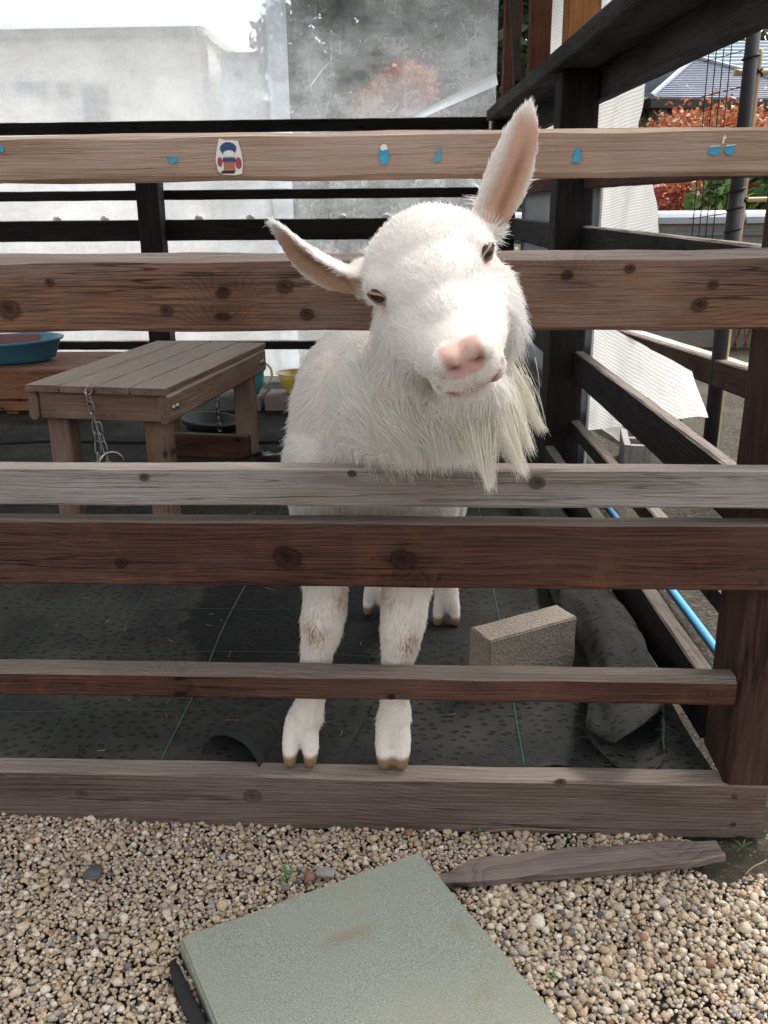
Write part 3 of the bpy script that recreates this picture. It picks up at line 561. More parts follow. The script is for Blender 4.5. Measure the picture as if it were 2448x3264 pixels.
sv, sf_ = [], []
for i in range(150):                                   # loose straw and hay bits
    x, y = rng.uniform(-1.6, .35), rng.uniform(.08, 2.4); a = rng.uniform(0, 6.28); l = rng.uniform(.008, .035); wd = .0007; z = mat_z(x, y)+.002; d = np.array([math.cos(a)*l/2, math.sin(a)*l/2, rng.uniform(-.001, .003)]); nn_ = np.array([-math.sin(a)*wd, math.cos(a)*wd, 0]); up_ = np.array([0, 0, .0012]); c = np.array([x, y, z]); b0 = len(sv)
    sv += [c-d-nn_, c-d+nn_, c-d+up_, c+d-nn_, c+d+nn_, c+d+up_]; sf_ += [(b0, b0+1, b0+4, b0+3), (b0+1, b0+2, b0+5, b0+4), (b0+2, b0, b0+3, b0+5)]
tag(MB().add(sv, sf_).build('straw', simple('dry_straw', (0.26, 0.20, 0.11), 0.8, 0.3, 60, 0)), 'scattered bits of straw on the pen floor mat', 'straw', kind='stuff')
# ---- solid concrete block
def concrete(name, col, sc=90):
    m, nt, out = newmat(name); g = NG(nt); tc = g.n('ShaderNodeTexCoord').outputs['Object']
    a = g.noise(tc, sc, 6, 0.75); v = g.voro(tc, sc*1.6); b = g.noise(tc, 6, 4); c = g.mix(a, tuple(q*0.6 for q in col), tuple(q*1.25 for q in col))
    c = g.mix(g.m('MULTIPLY', g.mr(v.outputs['Distance'], 0.1, 0.3, 1, 0), 0.5), c, tuple(q*0.35 for q in col)); c = g.mix(g.m('MULTIPLY', g.mr(b, .45, .7), .4), c, tuple(q*0.6 for q in col))
    g.bsdf(out, c, 0.9, 0.2, g.bump(g.m('ADD', a, v.outputs['Distance']), 0.8, 0.004)); return m
CONC = concrete('concrete_block_tan', (0.33, 0.28, 0.23))
def rough_box(name, L, D, H, mat, seed, parent=None, loc=(0, 0, 0), rot=(0, 0, 0), amp=0.002, bev=0.004):
    bm = bmesh.new(); bmesh.ops.create_cube(bm, size=1.0)
    for v in bm.verts: v.co = (v.co.x*L, v.co.y*D, (v.co.z+0.5)*H)
    bmesh.ops.bevel(bm, geom=list(bm.edges), offset=bev, segments=2, affect='EDGES'); bmesh.ops.subdivide_edges(bm, edges=[e for e in bm.edges if e.calc_length() > 0.02], cuts=7, use_grid_fill=True)
    for v in bm.verts:
        q = v.co*28+Vector((seed, seed*2, 0)); v.co += Vector((mnoise.noise(q), mnoise.noise(q+Vector((9, 0, 0))), mnoise.noise(q+Vector((0, 9, 0)))))*amp
    me = bpy.data.meshes.new(name); bm.to_mesh(me); bm.free(); me.materials.append(mat); return link(name, me, None, parent, loc, rot)
cb = rough_box('concrete_block', 0.246, 0.076, 0.146, CONC, 4, None, (0.2235, 0.404, 0.118), (R(1.5), 0, R(32)), 0.0022, 0.003)
tag(cb, 'solid tan concrete block standing on the mat beside the goat', 'block')

# ================================================================ BENCH
bn = empty('bench', (-1.011, 1.964, 0.117), R(-8.4)); tag(bn, 'slatted brown wooden bench with a chain hanging from its top', 'bench')
BW, BL, BH = 0.505, 1.035, 0.483
sw = BW/4
for i in range(4):
    plank('slat', BL+0.012, 0.022, sw-0.006, W_BENCH, bn, (-BW/2+sw*(i+0.5), rng.uniform(-.003, .003), BH-0.011), (0, 0, R(90)), seed=140+i, cham=0.003)
for s in (-1, 1):
    sb = plank('side_board', BL-0.01, 0.098, 0.034, W_BENCH, bn, (s*(BW/2-0.019), 0.0, BH-0.022-0.0495), (0, 0, R(90)), seed=150+s, cham=0.010)
    for y in (-BL/2+0.045, -BL/2+0.075, BL/2-0.045, BL/2-0.075):
        bo = MB().lathe([(0.0105, 0), (0.0105, 0.003), (0.007, 0.006), (0.0005, 0.0068)], 12).build('bolt', METAL, sb, (y, 0.017*(-s), 0.0), (R(90)*s, 0, 0), True)
for s in (-1, 1):
    plank('apron', BW-0.078, 0.092, 0.03, W_BENCH, bn, (0, s*(BL/2-0.03), BH-0.023-0.047), seed=160+s, cham=0.003)
for sx in (-1, 1):
    for sy in (-1, 1):
        plank('leg', BH-0.024, 0.078, 0.07, W_BENCH, bn, (sx*(BW/2-0.076), sy*(BL/2-0.084), (BH-0.024)/2), frame_rot((0, 0, 1), (1, 0, 0)), seed=170+sx*2+sy, cham=0.005)
plank('stretcher', BW-0.10, 0.105, 0.028, W_DRK, bn, (0, BL/2-0.13, 0.056), seed=180)
# chains
def chain(name, pts, label, L=0.044, wdt=0.0185, r=0.0024):
    base = Vector(pts[0]); e = empty(name, base); tag(e, label, 'chain', 'galvanised chains on the bench')
    h = (L-wdt)/2; path = []
    for i in range(14):
        a = math.pi*i/13-math.pi/2; path.append((h+math.cos(a)*wdt/2, math.sin(a)*wdt/2, 0)) 
    path += [(-x, -y, 0) for x, y, z in path]
    me = MB().tube(path, r, 6, closed=True).mesh('link', True); me.materials.append(METAL)
    P = [Vector(p) for p in pts]; seg = []; step = L-4.4*r
    d = 0.0; out = []; acc = 0.0
    for a, b in zip(P[:-1], P[1:]):
        ln = (b-a).length
        while acc <= ln: out.append(a+(b-a)*(acc/ln)); acc += step
        acc -= ln
    for i in range(len(out)-1):
        ax = (out[i+1]-out[i]).normalized(); o = link('link', me, None, e, (out[i]+out[i+1])/2-base); sd = ax.cross(Vector((0.3, -1, 0.1))).normalized()
        rot = Matrix((ax, sd, ax.cross(sd))).transposed() @ Matrix.Rotation(R(90)*(i % 2)+R(25)+rng.uniform(-.3, .3), 3, 'X'); o.rotation_euler = rot.to_euler()
    return e
c1 = chain('chain', [(-1.100, 1.462, 0.603), (-1.108, 1.440, 0.585), (-1.094, 1.438, 0.48), (-1.088, 1.432, 0.40), (-1.092, 1.415, 0.30), (-1.085, 1.40, 0.20)], 'galvanised chain hanging over the front edge of the bench')
chain('chain', [(-1.078, 1.425, 0.483), (-1.062, 1.420, 0.40), (-1.05, 1.41, 0.32), (-1.062, 1.40, 0.22)], 'loose end of chain dangling beside the steel ring')
rg_ = MB().tube([(0.036*math.cos(a), 0, 0.042*math.sin(a)) for a in np.linspace(0, 2*math.pi, 25)[:-1]], 0.0062, 8, closed=True).build('steel_ring', METAL, None, (-1.040, 1.408, 0.350), (R(12), R(8), R(25)), True); tag(rg_, 'thick steel ring hooked into the bench chain', 'ring')
chain('chain', [(-0.93, 2.53, 0.585), (-0.935, 2.545, 0.45), (-0.94, 2.56, 0.30), (-0.945, 2.60, 0.16)], 'chain hanging behind the bench over the black feed pan', r=0.0028)

# ================================================================ THINGS AT THE BACK OF THE PEN
RUB = simple('black_rubber', (0.014, 0.014, 0.015), 0.6, 0.3, 30, 0.2)
pan = MB().lathe([(0.0005, 0.006), (0.10, 0.008), (0.135, 0.05), (0.148, 0.052), (0.15, 0.044), (0.115, 0.0), (0.0005, 0.0)], 30).build('feed_pan', RUB, None, (-1.05, 2.86, 0.125), (0, R(6), 0), True); tag(pan, 'black rubber feed pan on the floor behind the bench', 'pan')
cr = []; 
for j in range(13):
    row = []
    for i in range(17):
        x = -0.80+0.30*i/16; y = 2.12+0.24*j/12; e = math.sin(math.pi*i/16)*math.sin(math.pi*j/12)
        row.append(Vector((x, y, mat_z(x, y)+0.003+e*(0.035+0.055*abs(mnoise.noise(Vector((x*14, y*14, 3))))+0.03*mnoise.noise(Vector((x*30, y*26, 8)))))))
    cr.append(row)
tag(link('crumpled_bag', sheet_uv('crumpled_bag', cr, simple('black_film', (0.010, 0.010, 0.012), 0.3, 0.3, 30, 0.2, spec=0.5))), 'crumpled black plastic on the floor behind the bench leg', 'plastic bag')
# paving bricks carrying the bucket and bowl
GB = concrete('brick_grey', (0.13, 0.125, 0.12), 60); TB = concrete('brick_tan', (0.25, 0.20, 0.17), 60)
for i, (x, wd, m, lab) in enumerate(((-1.055, 0.118, GB, 'grey paving brick under the turquoise bucket'), (-0.935, 0.114, TB, 'tan paving brick between the bucket and the bowl'), (-0.735, 0.245, TB, 'wide tan paving brick under the yellow bowl'))):
    tag(rough_box('paving_brick', wd, 0.22, 0.078, m, 20+i, None, (x, 3.41, 0.116), (0, 0, 0), 0.0015, 0.004), lab, 'brick', 'paving bricks at the back of the pen')
BKT = simple('turquoise_plastic', (0.06, 0.36, 0.42), 0.45, 0.1, 12, 0, dirt=(0.05, 0.26, 0.30)); YEL = simple('yellow_enamel', (0.62, 0.47, 0.07), 0.4, 0.1, 12, 0, dirt=(0.50, 0.33, 0.08)); WHT = simple('white_enamel', (0.66, 0.66, 0.63), 0.4, 0.08, 12, 0)
bk = empty('bucket', (-0.967, 3.40, 0.1955)); tag(bk, 'turquoise plastic bucket on bricks behind the bench', 'bucket')
MB().lathe([(0.0005, 0.0), (0.06, 0.0), (0.086, 0.03), (0.094, 0.08), (0.098, 0.20), (0.104, 0.20), (0.104, 0.208), (0.094, 0.206), (0.088, 0.08), (0.06, 0.012), (0.0005, 0.01)], 32).build('body', BKT, bk, smooth=True)
MB().tube([(0.094+0.045*math.sin(a), 0, 0.105+0.055*math.cos(a)) for a in np.linspace(0.15, math.pi-0.15, 14)], 0.0065, 8).build('handle', WHT, bk, smooth=True)
bw = empty('bowl', (-0.695, 3.40, 0.1965)); tag(bw, 'yellow bowl with a white rim on the tan brick', 'bowl')
MB().lathe([(0.0005, 0.0), (0.05, 0.0), (0.062, 0.02), (0.088, 0.07), (0.102, 0.108), (0.099, 0.109), (0.084, 0.07), (0.055, 0.022), (0.0005, 0.016)], 32).build('body', YEL, bw, smooth=True)
MB().tube([(0.103*math.cos(a), 0.103*math.sin(a), 0.110) for a in np.linspace(0, 2*math.pi, 37)[:-1]], 0.0045, 8, closed=True).build('rim', WHT, bw, smooth=True)
# raised deck with the blue tub
dk = empty('wooden_deck', (-2.5, 3.5, 0.115)); tag(dk, 'low orange-brown wooden deck under the blue tub', 'deck')
for i in range(6): plank('board', 1.75, 0.024, 0.098, W_DECK, dk, (0.0, -0.245+0.104*i, 0.229), seed=200+i, cham=0.003)
plank('fascia', 1.75, 0.132, 0.026, W_DECK, dk, (0.0, -0.282, 0.150), seed=208, cham=0.003); plank('lower_rail', 1.75, 0.05, 0.026, W_DECK, dk, (0.0, -0.275, 0.045), seed=209)
for x in (-0.8, -0.3, 0.12, 0.30, 0.80): plank('leg', 0.218, 0.07, 0.06, W_DECK, dk, (x, -0.235, 0.109), frame_rot((0, 0, 1), (1, 0, 0)), seed=211)
for x in (-0.8, 0.80): plank('leg', 0.218, 0.07, 0.06, W_DECK, dk, (x, 0.255, 0.109), frame_rot((0, 0, 1), (1, 0, 0)), seed=212)
TUBM = simple('blue_tub_plastic', (0.05, 0.185, 0.25), 0.45, 0.12, 8, 0, dirt=(0.06, 0.13, 0.17)); PINK = simple('faded_red_plastic', (0.22, 0.085, 0.085), 0.5, 0.12, 10, 0)
tb = empty('tub', (-2.50, 3.49, 0.3575)); tag(tb, 'shallow blue plastic tub standing on the wooden deck', 'tub')
t_ = MB().lathe([(0.0005, 0.0), (0.42, 0.0), (0.46, 0.02), (0.497, 0.108), (0.513, 0.112), (0.517, 0.124), (0.500, 0.126), (0.484, 0.116), (0.445, 0.026), (0.0005, 0.014)], 48, 1.0, 0.47).build('body', TUBM, tb, smooth=True)
for v in t_.data.vertices:
    if v.co.z > 0.1: v.co.z += 0.010*math.sin(math.atan2(v.co.y, v.co.x)*3+0.8)
ry = MB().box(-0.15, 0.15, -0.006, 0.006, 0, 0.10, bev=0.004).build('tray', PINK, None, (-2.30, 3.62, 0.385), (R(-18), 0, R(6))); tag(ry, 'faded red plastic tray leaning inside the blue tub', 'tray')

# ================================================================ OUTSIDE, RIGHT OF THE PEN
W_PALE = wood('wood_pale_grey_board', (0.40, 0.35, 0.30), (0.24, 0.20, 0.165), (0.46, 0.43, 0.40), 0.5, (0.50, 0.46, 0.42), 0.6, 30, 0.3, 0.75)
BLUEP = simple('blue_pvc', (0.07, 0.30, 0.56), 0.35, 0.06, 14, 0.0, dirt=(0.09, 0.24, 0.40), dirt_amt=0.5)
p = MB().tube([SP(0.195, t, 0.085+0.006*math.sin(t*2)) for t in np.arange(0.25, 3.4, 0.15)], 0.0125, 12).build('blue_pipe', BLUEP, smooth=True); tag(p, 'blue plastic water pipe lying along the outside of the side fence', 'pipe')
hb = MB(); HB = concrete('hollow_block_grey', (0.30, 0.285, 0.265))
L, D, H = 0.30, 0.115, 0.13
o_ = empty('hollow_block', (0.925, 2.50, 0.045), R(82)); tag(o_, 'grey hollow concrete block on the soil outside the side fence', 'block')
for k, (x0, x1, y0, y1) in enumerate(((-L/2, L/2, -D/2, -D/2+.028), (-L/2, L/2, D/2-.028, D/2), (-L/2, -L/2+.03, -D/2+.028, D/2-.028), (-.016, .016, -D/2+.028, D/2-.028), (L/2-.03, L/2, -D/2+.028, D/2-.028))):
    rough_box('web' if k > 1 else 'shell', x1-x0, y1-y0, H-(0.002 if k > 1 else 0), HB, 30+k, o_, ((x0+x1)/2, (y0+y1)/2, 0), amp=0.0012, bev=0.002)
a, b = SP(0.80, 1.75, 0.50), SP(0.80, 4.45, 0.355); d = b-a
be = empty('raised_bed', SP(0.84, 3.1, 0.05)); tag(be, 'grey timber raised bed edge beyond the net on the right', 'raised bed')
plank('side_timber', d.length, 0.115, 0.05, W_POST, be, (a+b)/2-Vector(be.location), frame_rot(d), seed=220, cham=0.006)
a2, b2 = SP(0.86, 1.75, 0.535), SP(0.86, 4.45, 0.405); plank('cap_board', d.length, 0.022, 0.075, W_PALE, be, (a2+b2)/2-Vector(be.location), frame_rot(b2-a2), seed=221)
for t in (2.0, 3.1, 4.2): spost('stake', be, 0.83, 0.88, t, t+0.05, 0.0, 0.40-0.0537*(t-2.0), W_BENCH, 222)
tr = empty('expanding_trellis', (2.55, 5.9, 0.05)); tag(tr, 'folded brown wooden trellis standing beyond the raised bed', 'trellis')
for i in range(7):
    for s in (-1, 1):
        x = -0.24+0.08*i; dd = Vector((0.10*s, 0, 0.42)); plank('lath', dd.length, 0.022, 0.010, W_DECK, tr, (x, 0.012*s, 0.215), frame_rot(dd, (0, 1, 0)), seed=230+i, cham=0.002)
# dark post / pole, wire panel, bamboo
PVCD = simple('dark_grey_pole', (0.026, 0.024, 0.026), 0.6, 0.2, 10, 0.05, spec=0.15); TIE = simple('black_tie', (0.008, 0.008, 0.008), 0.7)
po = empty('garden_pole', (1.25, 2.5, 0.04)); tag(po, 'dark grey pole with black ties standing outside the fence', 'pole')
MB().tube([(0, 0, 0), (0, 0, 2.0)], 0.0265, 20).build('shaft', PVCD, po, smooth=True); MB().tube([(0, 0, 0), (0, 0, 1.16)], 0.0305, 20).build('sleeve', PVCD, po, smooth=True)
for z in (1.005, 1.09, 1.16, 1.645): MB().tube([(0.030*math.cos(a), 0.030*math.sin(a), z+0.008*math.cos(a)) for a in np.linspace(0, 2*math.pi, 19)[:-1]], 0.005, 6, closed=True).build('tie', TIE, po, smooth=True)
wp = empty('wire_panel', (1.20, 2.52, 0.04)); tag(wp, 'narrow black wire mesh panel fixed beside the grey pole', 'wire mesh')
for i in range(4): MB().tube([(-0.022-0.02*i, 0.03*i, 0.9), (-0.022-0.02*i, 0.03*i, 1.705)], 0.0022, 6).build('wire', TIE, wp)
for z in (0.95, 1.06, 1.17, 1.27, 1.40, 1.53, 1.66): MB().tube([(0.03, -0.02, z+0.012), (-0.095, 0.105, z-0.012)], 0.0018, 6).build('wire', TIE, wp)
BAM = simple('bamboo', (0.50, 0.38, 0.21), 0.5, 0.15, 18, 0.1, dirt=(0.40, 0.28, 0.15))
bb = empty('bamboo_trellis', (1.315, 2.55, 0.04)); tag(bb, 'tan bamboo canes tied together beside the dark pole', 'trellis')
def cane(path, r):
    P_ = [Vector(q) for q in path]; a, b = P_[0], P_[-1]; L_ = (b-a).length; pts = []; rad = []
    for i in range(int(L_/0.02)+1):
        s = i*0.02/L_; pts.append(a.lerp(b, min(1, s))); rad.append(r*(1.18 if i % 13 == 0 else 1.0))
    return MB().tube(pts, rad, 10).build('cane', BAM, bb, smooth=True)
cane([(-0.02, 0, 0), (-0.015, 0, 1.68)], 0.010); cane([(-0.10, 0.02, 1.60), (0.9, 0.10, 1.612)], 0.012); cane([(-0.06, 0.02, 1.122), (0.9, 0.06, 1.130)], 0.010); cane([(0.45, 0.05, 0), (0.45, 0.05, 1.8)], 0.010)
for z, x in ((1.60, -0.015), (1.122, -0.018)):
    for s in (-1, 1): MB().tube([(x+0.019*math.cos(a), 0.008+0.022*math.sin(a), z+0.014*s*math.cos(a)) for a in np.linspace(0, 2*math.pi, 13)[:-1]], 0.004, 6, closed=True).build('tie', TIE, bb, smooth=True)
# ================================================================ FOREGROUND SMALL THINGS
def slab_mat():
    m, nt, out = newmat('green_grey_stone'); g = NG(nt); tc = g.n('ShaderNodeTexCoord').outputs['Object']
    a = g.mr(g.noise(tc, 420, 5, 0.8), 0.30, 0.70); b = g.noise(tc, 3.2, 5, 0.6); v = g.voro(tc, 330); e = g.noise(tc, 9, 5, 0.65)
    c = g.mix(a, (0.13, 0.148, 0.122), (0.41, 0.435, 0.37)); c = g.mix(g.m('MULTIPLY', g.mr(b, 0.42, 0.66), 0.55), c, (0.31, 0.30, 0.23)); c = g.mix(g.m('MULTIPLY', g.mr(e, 0.60, 0.76), 0.55), c, (0.22, 0.21, 0.115))
    c = g.mix(g.m('MULTIPLY', g.mr(v.outputs['Distance'], 0.08, 0.20, 1, 0), 0.35), c, (0.055, 0.068, 0.06)); fl = g.voro(g.scale(tc, (1.03, 0.97, 1)), 170); c = g.mix(g.m('MULTIPLY', g.mr(fl.outputs['Distance'], 0.06, 0.15, 1, 0), 0.7), c, (0.60, 0.62, 0.58))
    # rusty smear where something lay
    sp = g.n('ShaderNodeSeparateXYZ'); g.l(tc, sp.inputs[0]); dx = g.m('DIVIDE', g.m('SUBTRACT', sp.outputs[0], 0.02), 0.07); dy = g.m('DIVIDE', g.m('SUBTRACT', sp.outputs[1], 0.10), 0.022)
    rr = g.m('ADD', g.m('SQRT', g.m('ADD', g.m('MULTIPLY', dx, dx), g.m('MULTIPLY', dy, dy))), g.m('MULTIPLY', g.m('SUBTRACT', e, 0.5), 1.6)); c = g.mix(g.mr(rr, 0.2, 1.1, 0.5, 0), c, (0.26, 0.17, 0.095))
    g.bsdf(out, c, 0.85, 0.12, g.bump(a, 0.5, 0.002)); return m
ct = Vector(((SLAB[0][0]+SLAB[2][0])/2, (SLAB[0][1]+SLAB[2][1])/2, 0)); ang = math.atan2(SLAB[1][1]-SLAB[0][1], SLAB[1][0]-SLAB[0][0])
sl_ = rough_box('stone_slab', 0.448, 0.448, 0.048, slab_mat(), 3, None, (ct.x, ct.y, -0.016), (0, 0, ang), 0.0012, 0.004); tag(sl_, 'square green-grey stone slab lying on the gravel', 'stone slab')
ed = MB().tube([(-0.400, -0.345, 0.006), (-0.372, -0.40, 0.012), (-0.335, -0.455, 0.013), (-0.30, -0.52, 0.012), (-0.262, -0.59, 0.010)], [0.008, 0.011, 0.012, 0.012, 0.010], 10).build('rubber_strip', RUB, smooth=True); tag(ed, 'black rubber strip tucked along the left edge of the slab', 'rubber strip')
# split offcut of board
W_OFF = wood('wood_offcut', (0.165, 0.125, 0.105), (0.045, 0.031, 0.026), (0.215, 0.18, 0.16), 0.7, (0.215, 0.172, 0.15), 0.7, 26, 0.7, 0.25)
mb = MB(); n = 26; P = []
for i in range(n+1):
    s = i/n; x = -0.262+0.524*s; wf = 0.034*(1-max(0, (s-0.86)/0.14)*0.45); wb = 0.020+0.014*math.sin(s*2.8)+0.008*mnoise.noise(Vector((s*9, 2, 0)))+0.004*mnoise.noise(Vector((s*31, 2, 0))); wf += 0.003*mnoise.noise(Vector((s*14, 6, 0)))
    if s < 0.10: wb = -0.030+(wb+0.030)*(s/0.10)
    th = 0.014; sagz = 0.004*mnoise.noise(Vector((s*3, 0, 7)))
    P += [(x, -wf, sagz), (x, wb, sagz), (x, wb, th+sagz), (x, wb*0.2-0.006, th+0.003*math.sin(s*5)+sagz), (x, -wf+0.003, th+sagz), (x, -wf, th-0.003+sagz)]
F = [(i*6+k, (i+1)*6+k, (i+1)*6+(k+1) % 6, i*6+(k+1) % 6) for i in range(n) for k in range(6)]+[tuple(range(6)), tuple(n*6+k for k in range(5, -1, -1))]
mb.add(P, F); of = mb.build('wood_offcut', W_OFF, None, (0.288, -0.098, 0.013), (R(-4), R(-1.0), R(7.0))); tag(of, 'split wooden board offcut lying on the gravel below the sill', 'board')
# bigger stones
def stone(name, x, y, rx, ry, rz, col, lab, k, rot=0.0):
    v, f = pebble_template(3, k); v = v*0+v; V = v*np.array([rx, ry, rz]); m = simple('stone_'+str(k), col, 0.75, 0.25, 120, 0.3, 0.001)
    o = link(name, npmesh(name, V, f, m), None, None, (x, y, 0.016+rz*0.5), (0.1, 0.1, rot)); return tag(o, lab, 'stone')
stone('stone', -0.596, -0.155, 0.019, 0.024, 0.010, (0.085, 0.09, 0.095), 'dark grey oval stone at the far left of the gravel', 41, 0.4)
stone('stone', -0.173, -0.142, 0.020, 0.017, 0.011, (0.24, 0.225, 0.20), 'round taupe stone beside the slab corner', 42, 0.2)
stone('stone', -0.204, -0.148, 0.014, 0.020, 0.008, (0.22, 0.11, 0.08), 'red-brown chip of stone next to the taupe stone', 43, 0.5)
# seedlings
GRN = simple('leaf_green', (0.075, 0.18, 0.035), 0.55, 0.3, 60, 0.1); YLW = simple('leaf_yellow', (0.60, 0.45, 0.05), 0.55, 0.2, 60, 0.1)
def blade_plant(name, x, y, nb, hgt, spread, wd, mat, lab, seed, round_=False):
    r = random.Random(seed); mb = MB()
    for b in range(nb):
        a = 6.283*b/nb+r.uniform(-.4, .4); d = Vector((math.cos(a), math.sin(a), 0)); sd = Vector((-d.y, d.x, 0)); h = hgt*r.uniform(.7, 1.2); sp_ = spread*r.uniform(.6, 1.2); P = []; m = 6
        for i in range(m+1):
            s = i/m; c = d*sp_*s**1.3+Vector((0, 0, h*math.sin(s*1.9)/0.95)); ww = wd*(math.sin(math.pi*min(1, s*0.92+0.05))**(0.7)) if not round_ else wd*max(0.06, math.sin(math.pi*max(0, s-0.35)/0.65)) if s > 0.35 else wd*0.08
            P += [c-sd*ww, c+Vector((0, 0, -ww*0.35)), c+sd*ww]
        mb.add(P, [(i*3+k, i*3+k+1, i*3+k+4, i*3+k+3) for i in range(m) for k in range(2)])
    o = mb.build(name, mat, None, (x, y, 0.004), smooth=True); return tag(o, lab, 'plant')
blade_plant('weed', -0.243, -0.157, 7, 0.030, 0.022, 0.0022, GRN, 'small grassy weed growing in the gravel left of the slab', 1)
blade_plant('weed', 0.105, -0.012, 5, 0.012, 0.010, 0.0045, GRN, 'tiny green seedling at the foot of the sill', 2, True)
blade_plant('weed', 0.655, -0.02, 5, 0.016, 0.016, 0.0045, GRN, 'green weed sprouting by the right end of the sill', 3, True)
blade_plant('weed', 0.205, -0.352, 4, 0.008, 0.009, 0.003, GRN, 'pale green seedling on the gravel right of the slab', 4, True)
blade_plant('weed', 0.224, -0.500, 6, 0.010, 0.018, 0.005, YLW, 'yellow leaved seedling at the bottom of the picture', 5, True)
blade_plant('weed', 0.60, -0.030, 5, 0.010, 0.024, 0.0012, GRN, 'thin green grass at the bottom right of the sill', 6)
# twigs on the bare soil
TWIG = simple('twig', (0.20, 0.14, 0.09), 0.8, 0.2, 40, 0.2)
for k, (x, y, a, l, lab) in enumerate(((0.60, -0.10, 0.7, 0.07, 'dry twig on the dark soil by the board offcut'), (0.20, -0.012, 0.1, 0.16, 'long dry straw lying along the foot of the sill'))):
    c_, s_ = math.cos(a), math.sin(a); tag(MB().tube([(x+c_*l*(q-.5), y+s_*l*(q-.5), 0.022+0.004*math.sin(q*5)) for q in np.linspace(0, 1, 7)], 0.0014, 5).build('twig', TWIG), lab, 'twig')

# ---- stickers on the top rail
def sticker(name, x, z, pts, mat, lab, grp=None, th=0.0012, y=-0.0392, cat='sticker', par=None):
    n = len(pts); P = [(px, -th, pz) for px, pz in pts]+[(px, 0.0, pz) for px, pz in pts]
    F = [tuple(range(n))]+[(i, i+n, (i+1) % n+n, (i+1) % n) for i in range(n)]
    if par: o = MB().add(P, F).build(name, mat, par, (x, y, z)); return o
    o = MB().add(P, F).build(name, mat, None, (x, y, z)); return tag(o, lab, cat, grp)
def blob(rx, rz, seed, n=16, j=0.25): 
    r = random.Random(seed); return [(rx*math.cos(a)*(1+r.uniform(-j, j)), rz*math.sin(a)*(1+r.uniform(-j, j))) for a in np.linspace(0, 2*math.pi, n+1)[:-1]]
PAPER = simple('sticker_white', (0.72, 0.68, 0.60), 0.5, 0.06, 60, 0); SBLUE = simple('sticker_blue', (0.035, 0.27, 0.43), 0.45, 0.25, 200, 0.0, dirt=(0.06, 0.35, 0.48)); SNAVY = simple('sticker_navy', (0.035, 0.06, 0.17), 0.45, 0.1, 60, 0); SRED = simple('sticker_red', (0.33, 0.05, 0.07), 0.45, 0.1, 60, 0); SORG = simple('sticker_orange', (0.38, 0.15, 0.07), 0.45, 0.1, 60, 0); SBLK = simple('sticker_black', (0.03, 0.025, 0.035), 0.45, 0.1, 60, 0)
se = empty('sticker', (-0.296, -0.0392, 1.2285)); tag(se, 'die-cut white edged sticker in blue and red on the top rail', 'sticker')
sticker('backing', 0, 0, [(-.017, -.020), (-.010, -.025), (.008, -.026), (.019, -.024), (.021, -.008), (.019, .008), (.015, .022), (.004, .023), (-.004, .023), (-.013, .026), (-.017, .012), (-.020, -.004)], PAPER, None, y=0, par=se)
sticker('patch', 0.0, 0.011, blob(.0125, .0095, 5, 14, .05), SNAVY, None, y=-.0013, th=.0004, par=se); sticker('patch', 0.001, 0.0045, blob(.0085, .0045, 6, 14, .04), PAPER, None, y=-.0018, th=.0004, par=se)
sticker('patch', 0.0005, -0.012, [(-.009, -.008), (.009, -.009), (.008, .005), (-.008, .006)], SORG, None, y=-.0013, th=.0004, par=se); sticker('patch', 0.0005, -0.004, [(-.010, -.003), (.010, -.003), (.009, .003), (-.009, .003)], SNAVY, None, y=-.0018, th=.0004, par=se)
sticker('patch', -0.0135, -0.007, blob(.004, .007, 7, 10, .1), SRED, None, y=-.0013, th=.0004, par=se); sticker('patch', 0.0145, -0.009, blob(.005, .009, 8, 10, .1), SRED, None, y=-.0013, th=.0004, par=se); sticker('patch', -0.002, -0.0215, [(-.010, -.002), (.010, -.002), (.010, .002), (-.010, .002)], SBLK, None, y=-.0013, th=.0004, par=se)
GRP = 'scraps of peeled blue stickers on the top rail'
sticker('sticker_scrap', -0.642, 1.243, blob(.006, .005, 11), SBLUE, 'blue sticker scrap at the far left end of the top rail', GRP)
sticker('sticker_scrap', -0.381, 1.225, blob(.0085, .0045, 12), SBLUE, 'flat blue sticker scrap just left of the printed sticker', GRP)
c_ = sticker('sticker_scrap', -0.064, 1.2275, blob(.0078, .0125, 13, 16, .10), SBLUE, 'largest oval turquoise sticker scrap in the middle of the top rail', GRP); sticker('torn_edge', 0, 0.0115, blob(.0055, .0045, 14), PAPER, None, y=-.0016, th=.0004, par=c_)
sticker('sticker_scrap', 0.015, 1.228, [(-.004, -.010), (.004, -.010), (.0045, .004), (.006, .011), (.001, .008), (-.001, -.002), (-.007, -.006)], SBLUE, 'narrow jagged blue sticker scrap left of the upright ear', GRP)
sticker('sticker_scrap', 0.219, 1.226, [(-.0065, -.010), (.004, -.011), (.007, -.004), (.005, .004), (.007, .009), (-.003, .008), (-.004, -.002)], SBLUE, 'square torn blue sticker scrap right of the upright ear', GRP)
c1_ = sticker('sticker_scrap', 0.418, 1.229, blob(.0085, .0065, 17, 14, .16), SBLUE, 'left one of the paired blue sticker scraps at the right', GRP)
c2_ = sticker('sticker_scrap', 0.4405, 1.230, blob(.0085, .0065, 18, 14, .16), SBLUE, 'right one of the paired blue sticker scraps at the right', GRP)
sticker('sticker_scrap', 0.430, 1.2445, [(-.002, -.006), (.001, -.005), (.001, 0), (.004, .001), (.001, .006), (-.001, .003)], PAPER, 'white sticker scrap above the paired blue scraps', GRP)

for q_ in (c1_, c2_): sticker('torn_edge', 0.0, 0.006, [(-.006, -.0012), (.006, .0006), (.007, .0018), (0, .0008), (-.006, .0006)], PAPER, None, y=-.0016, th=.0004, par=q_)
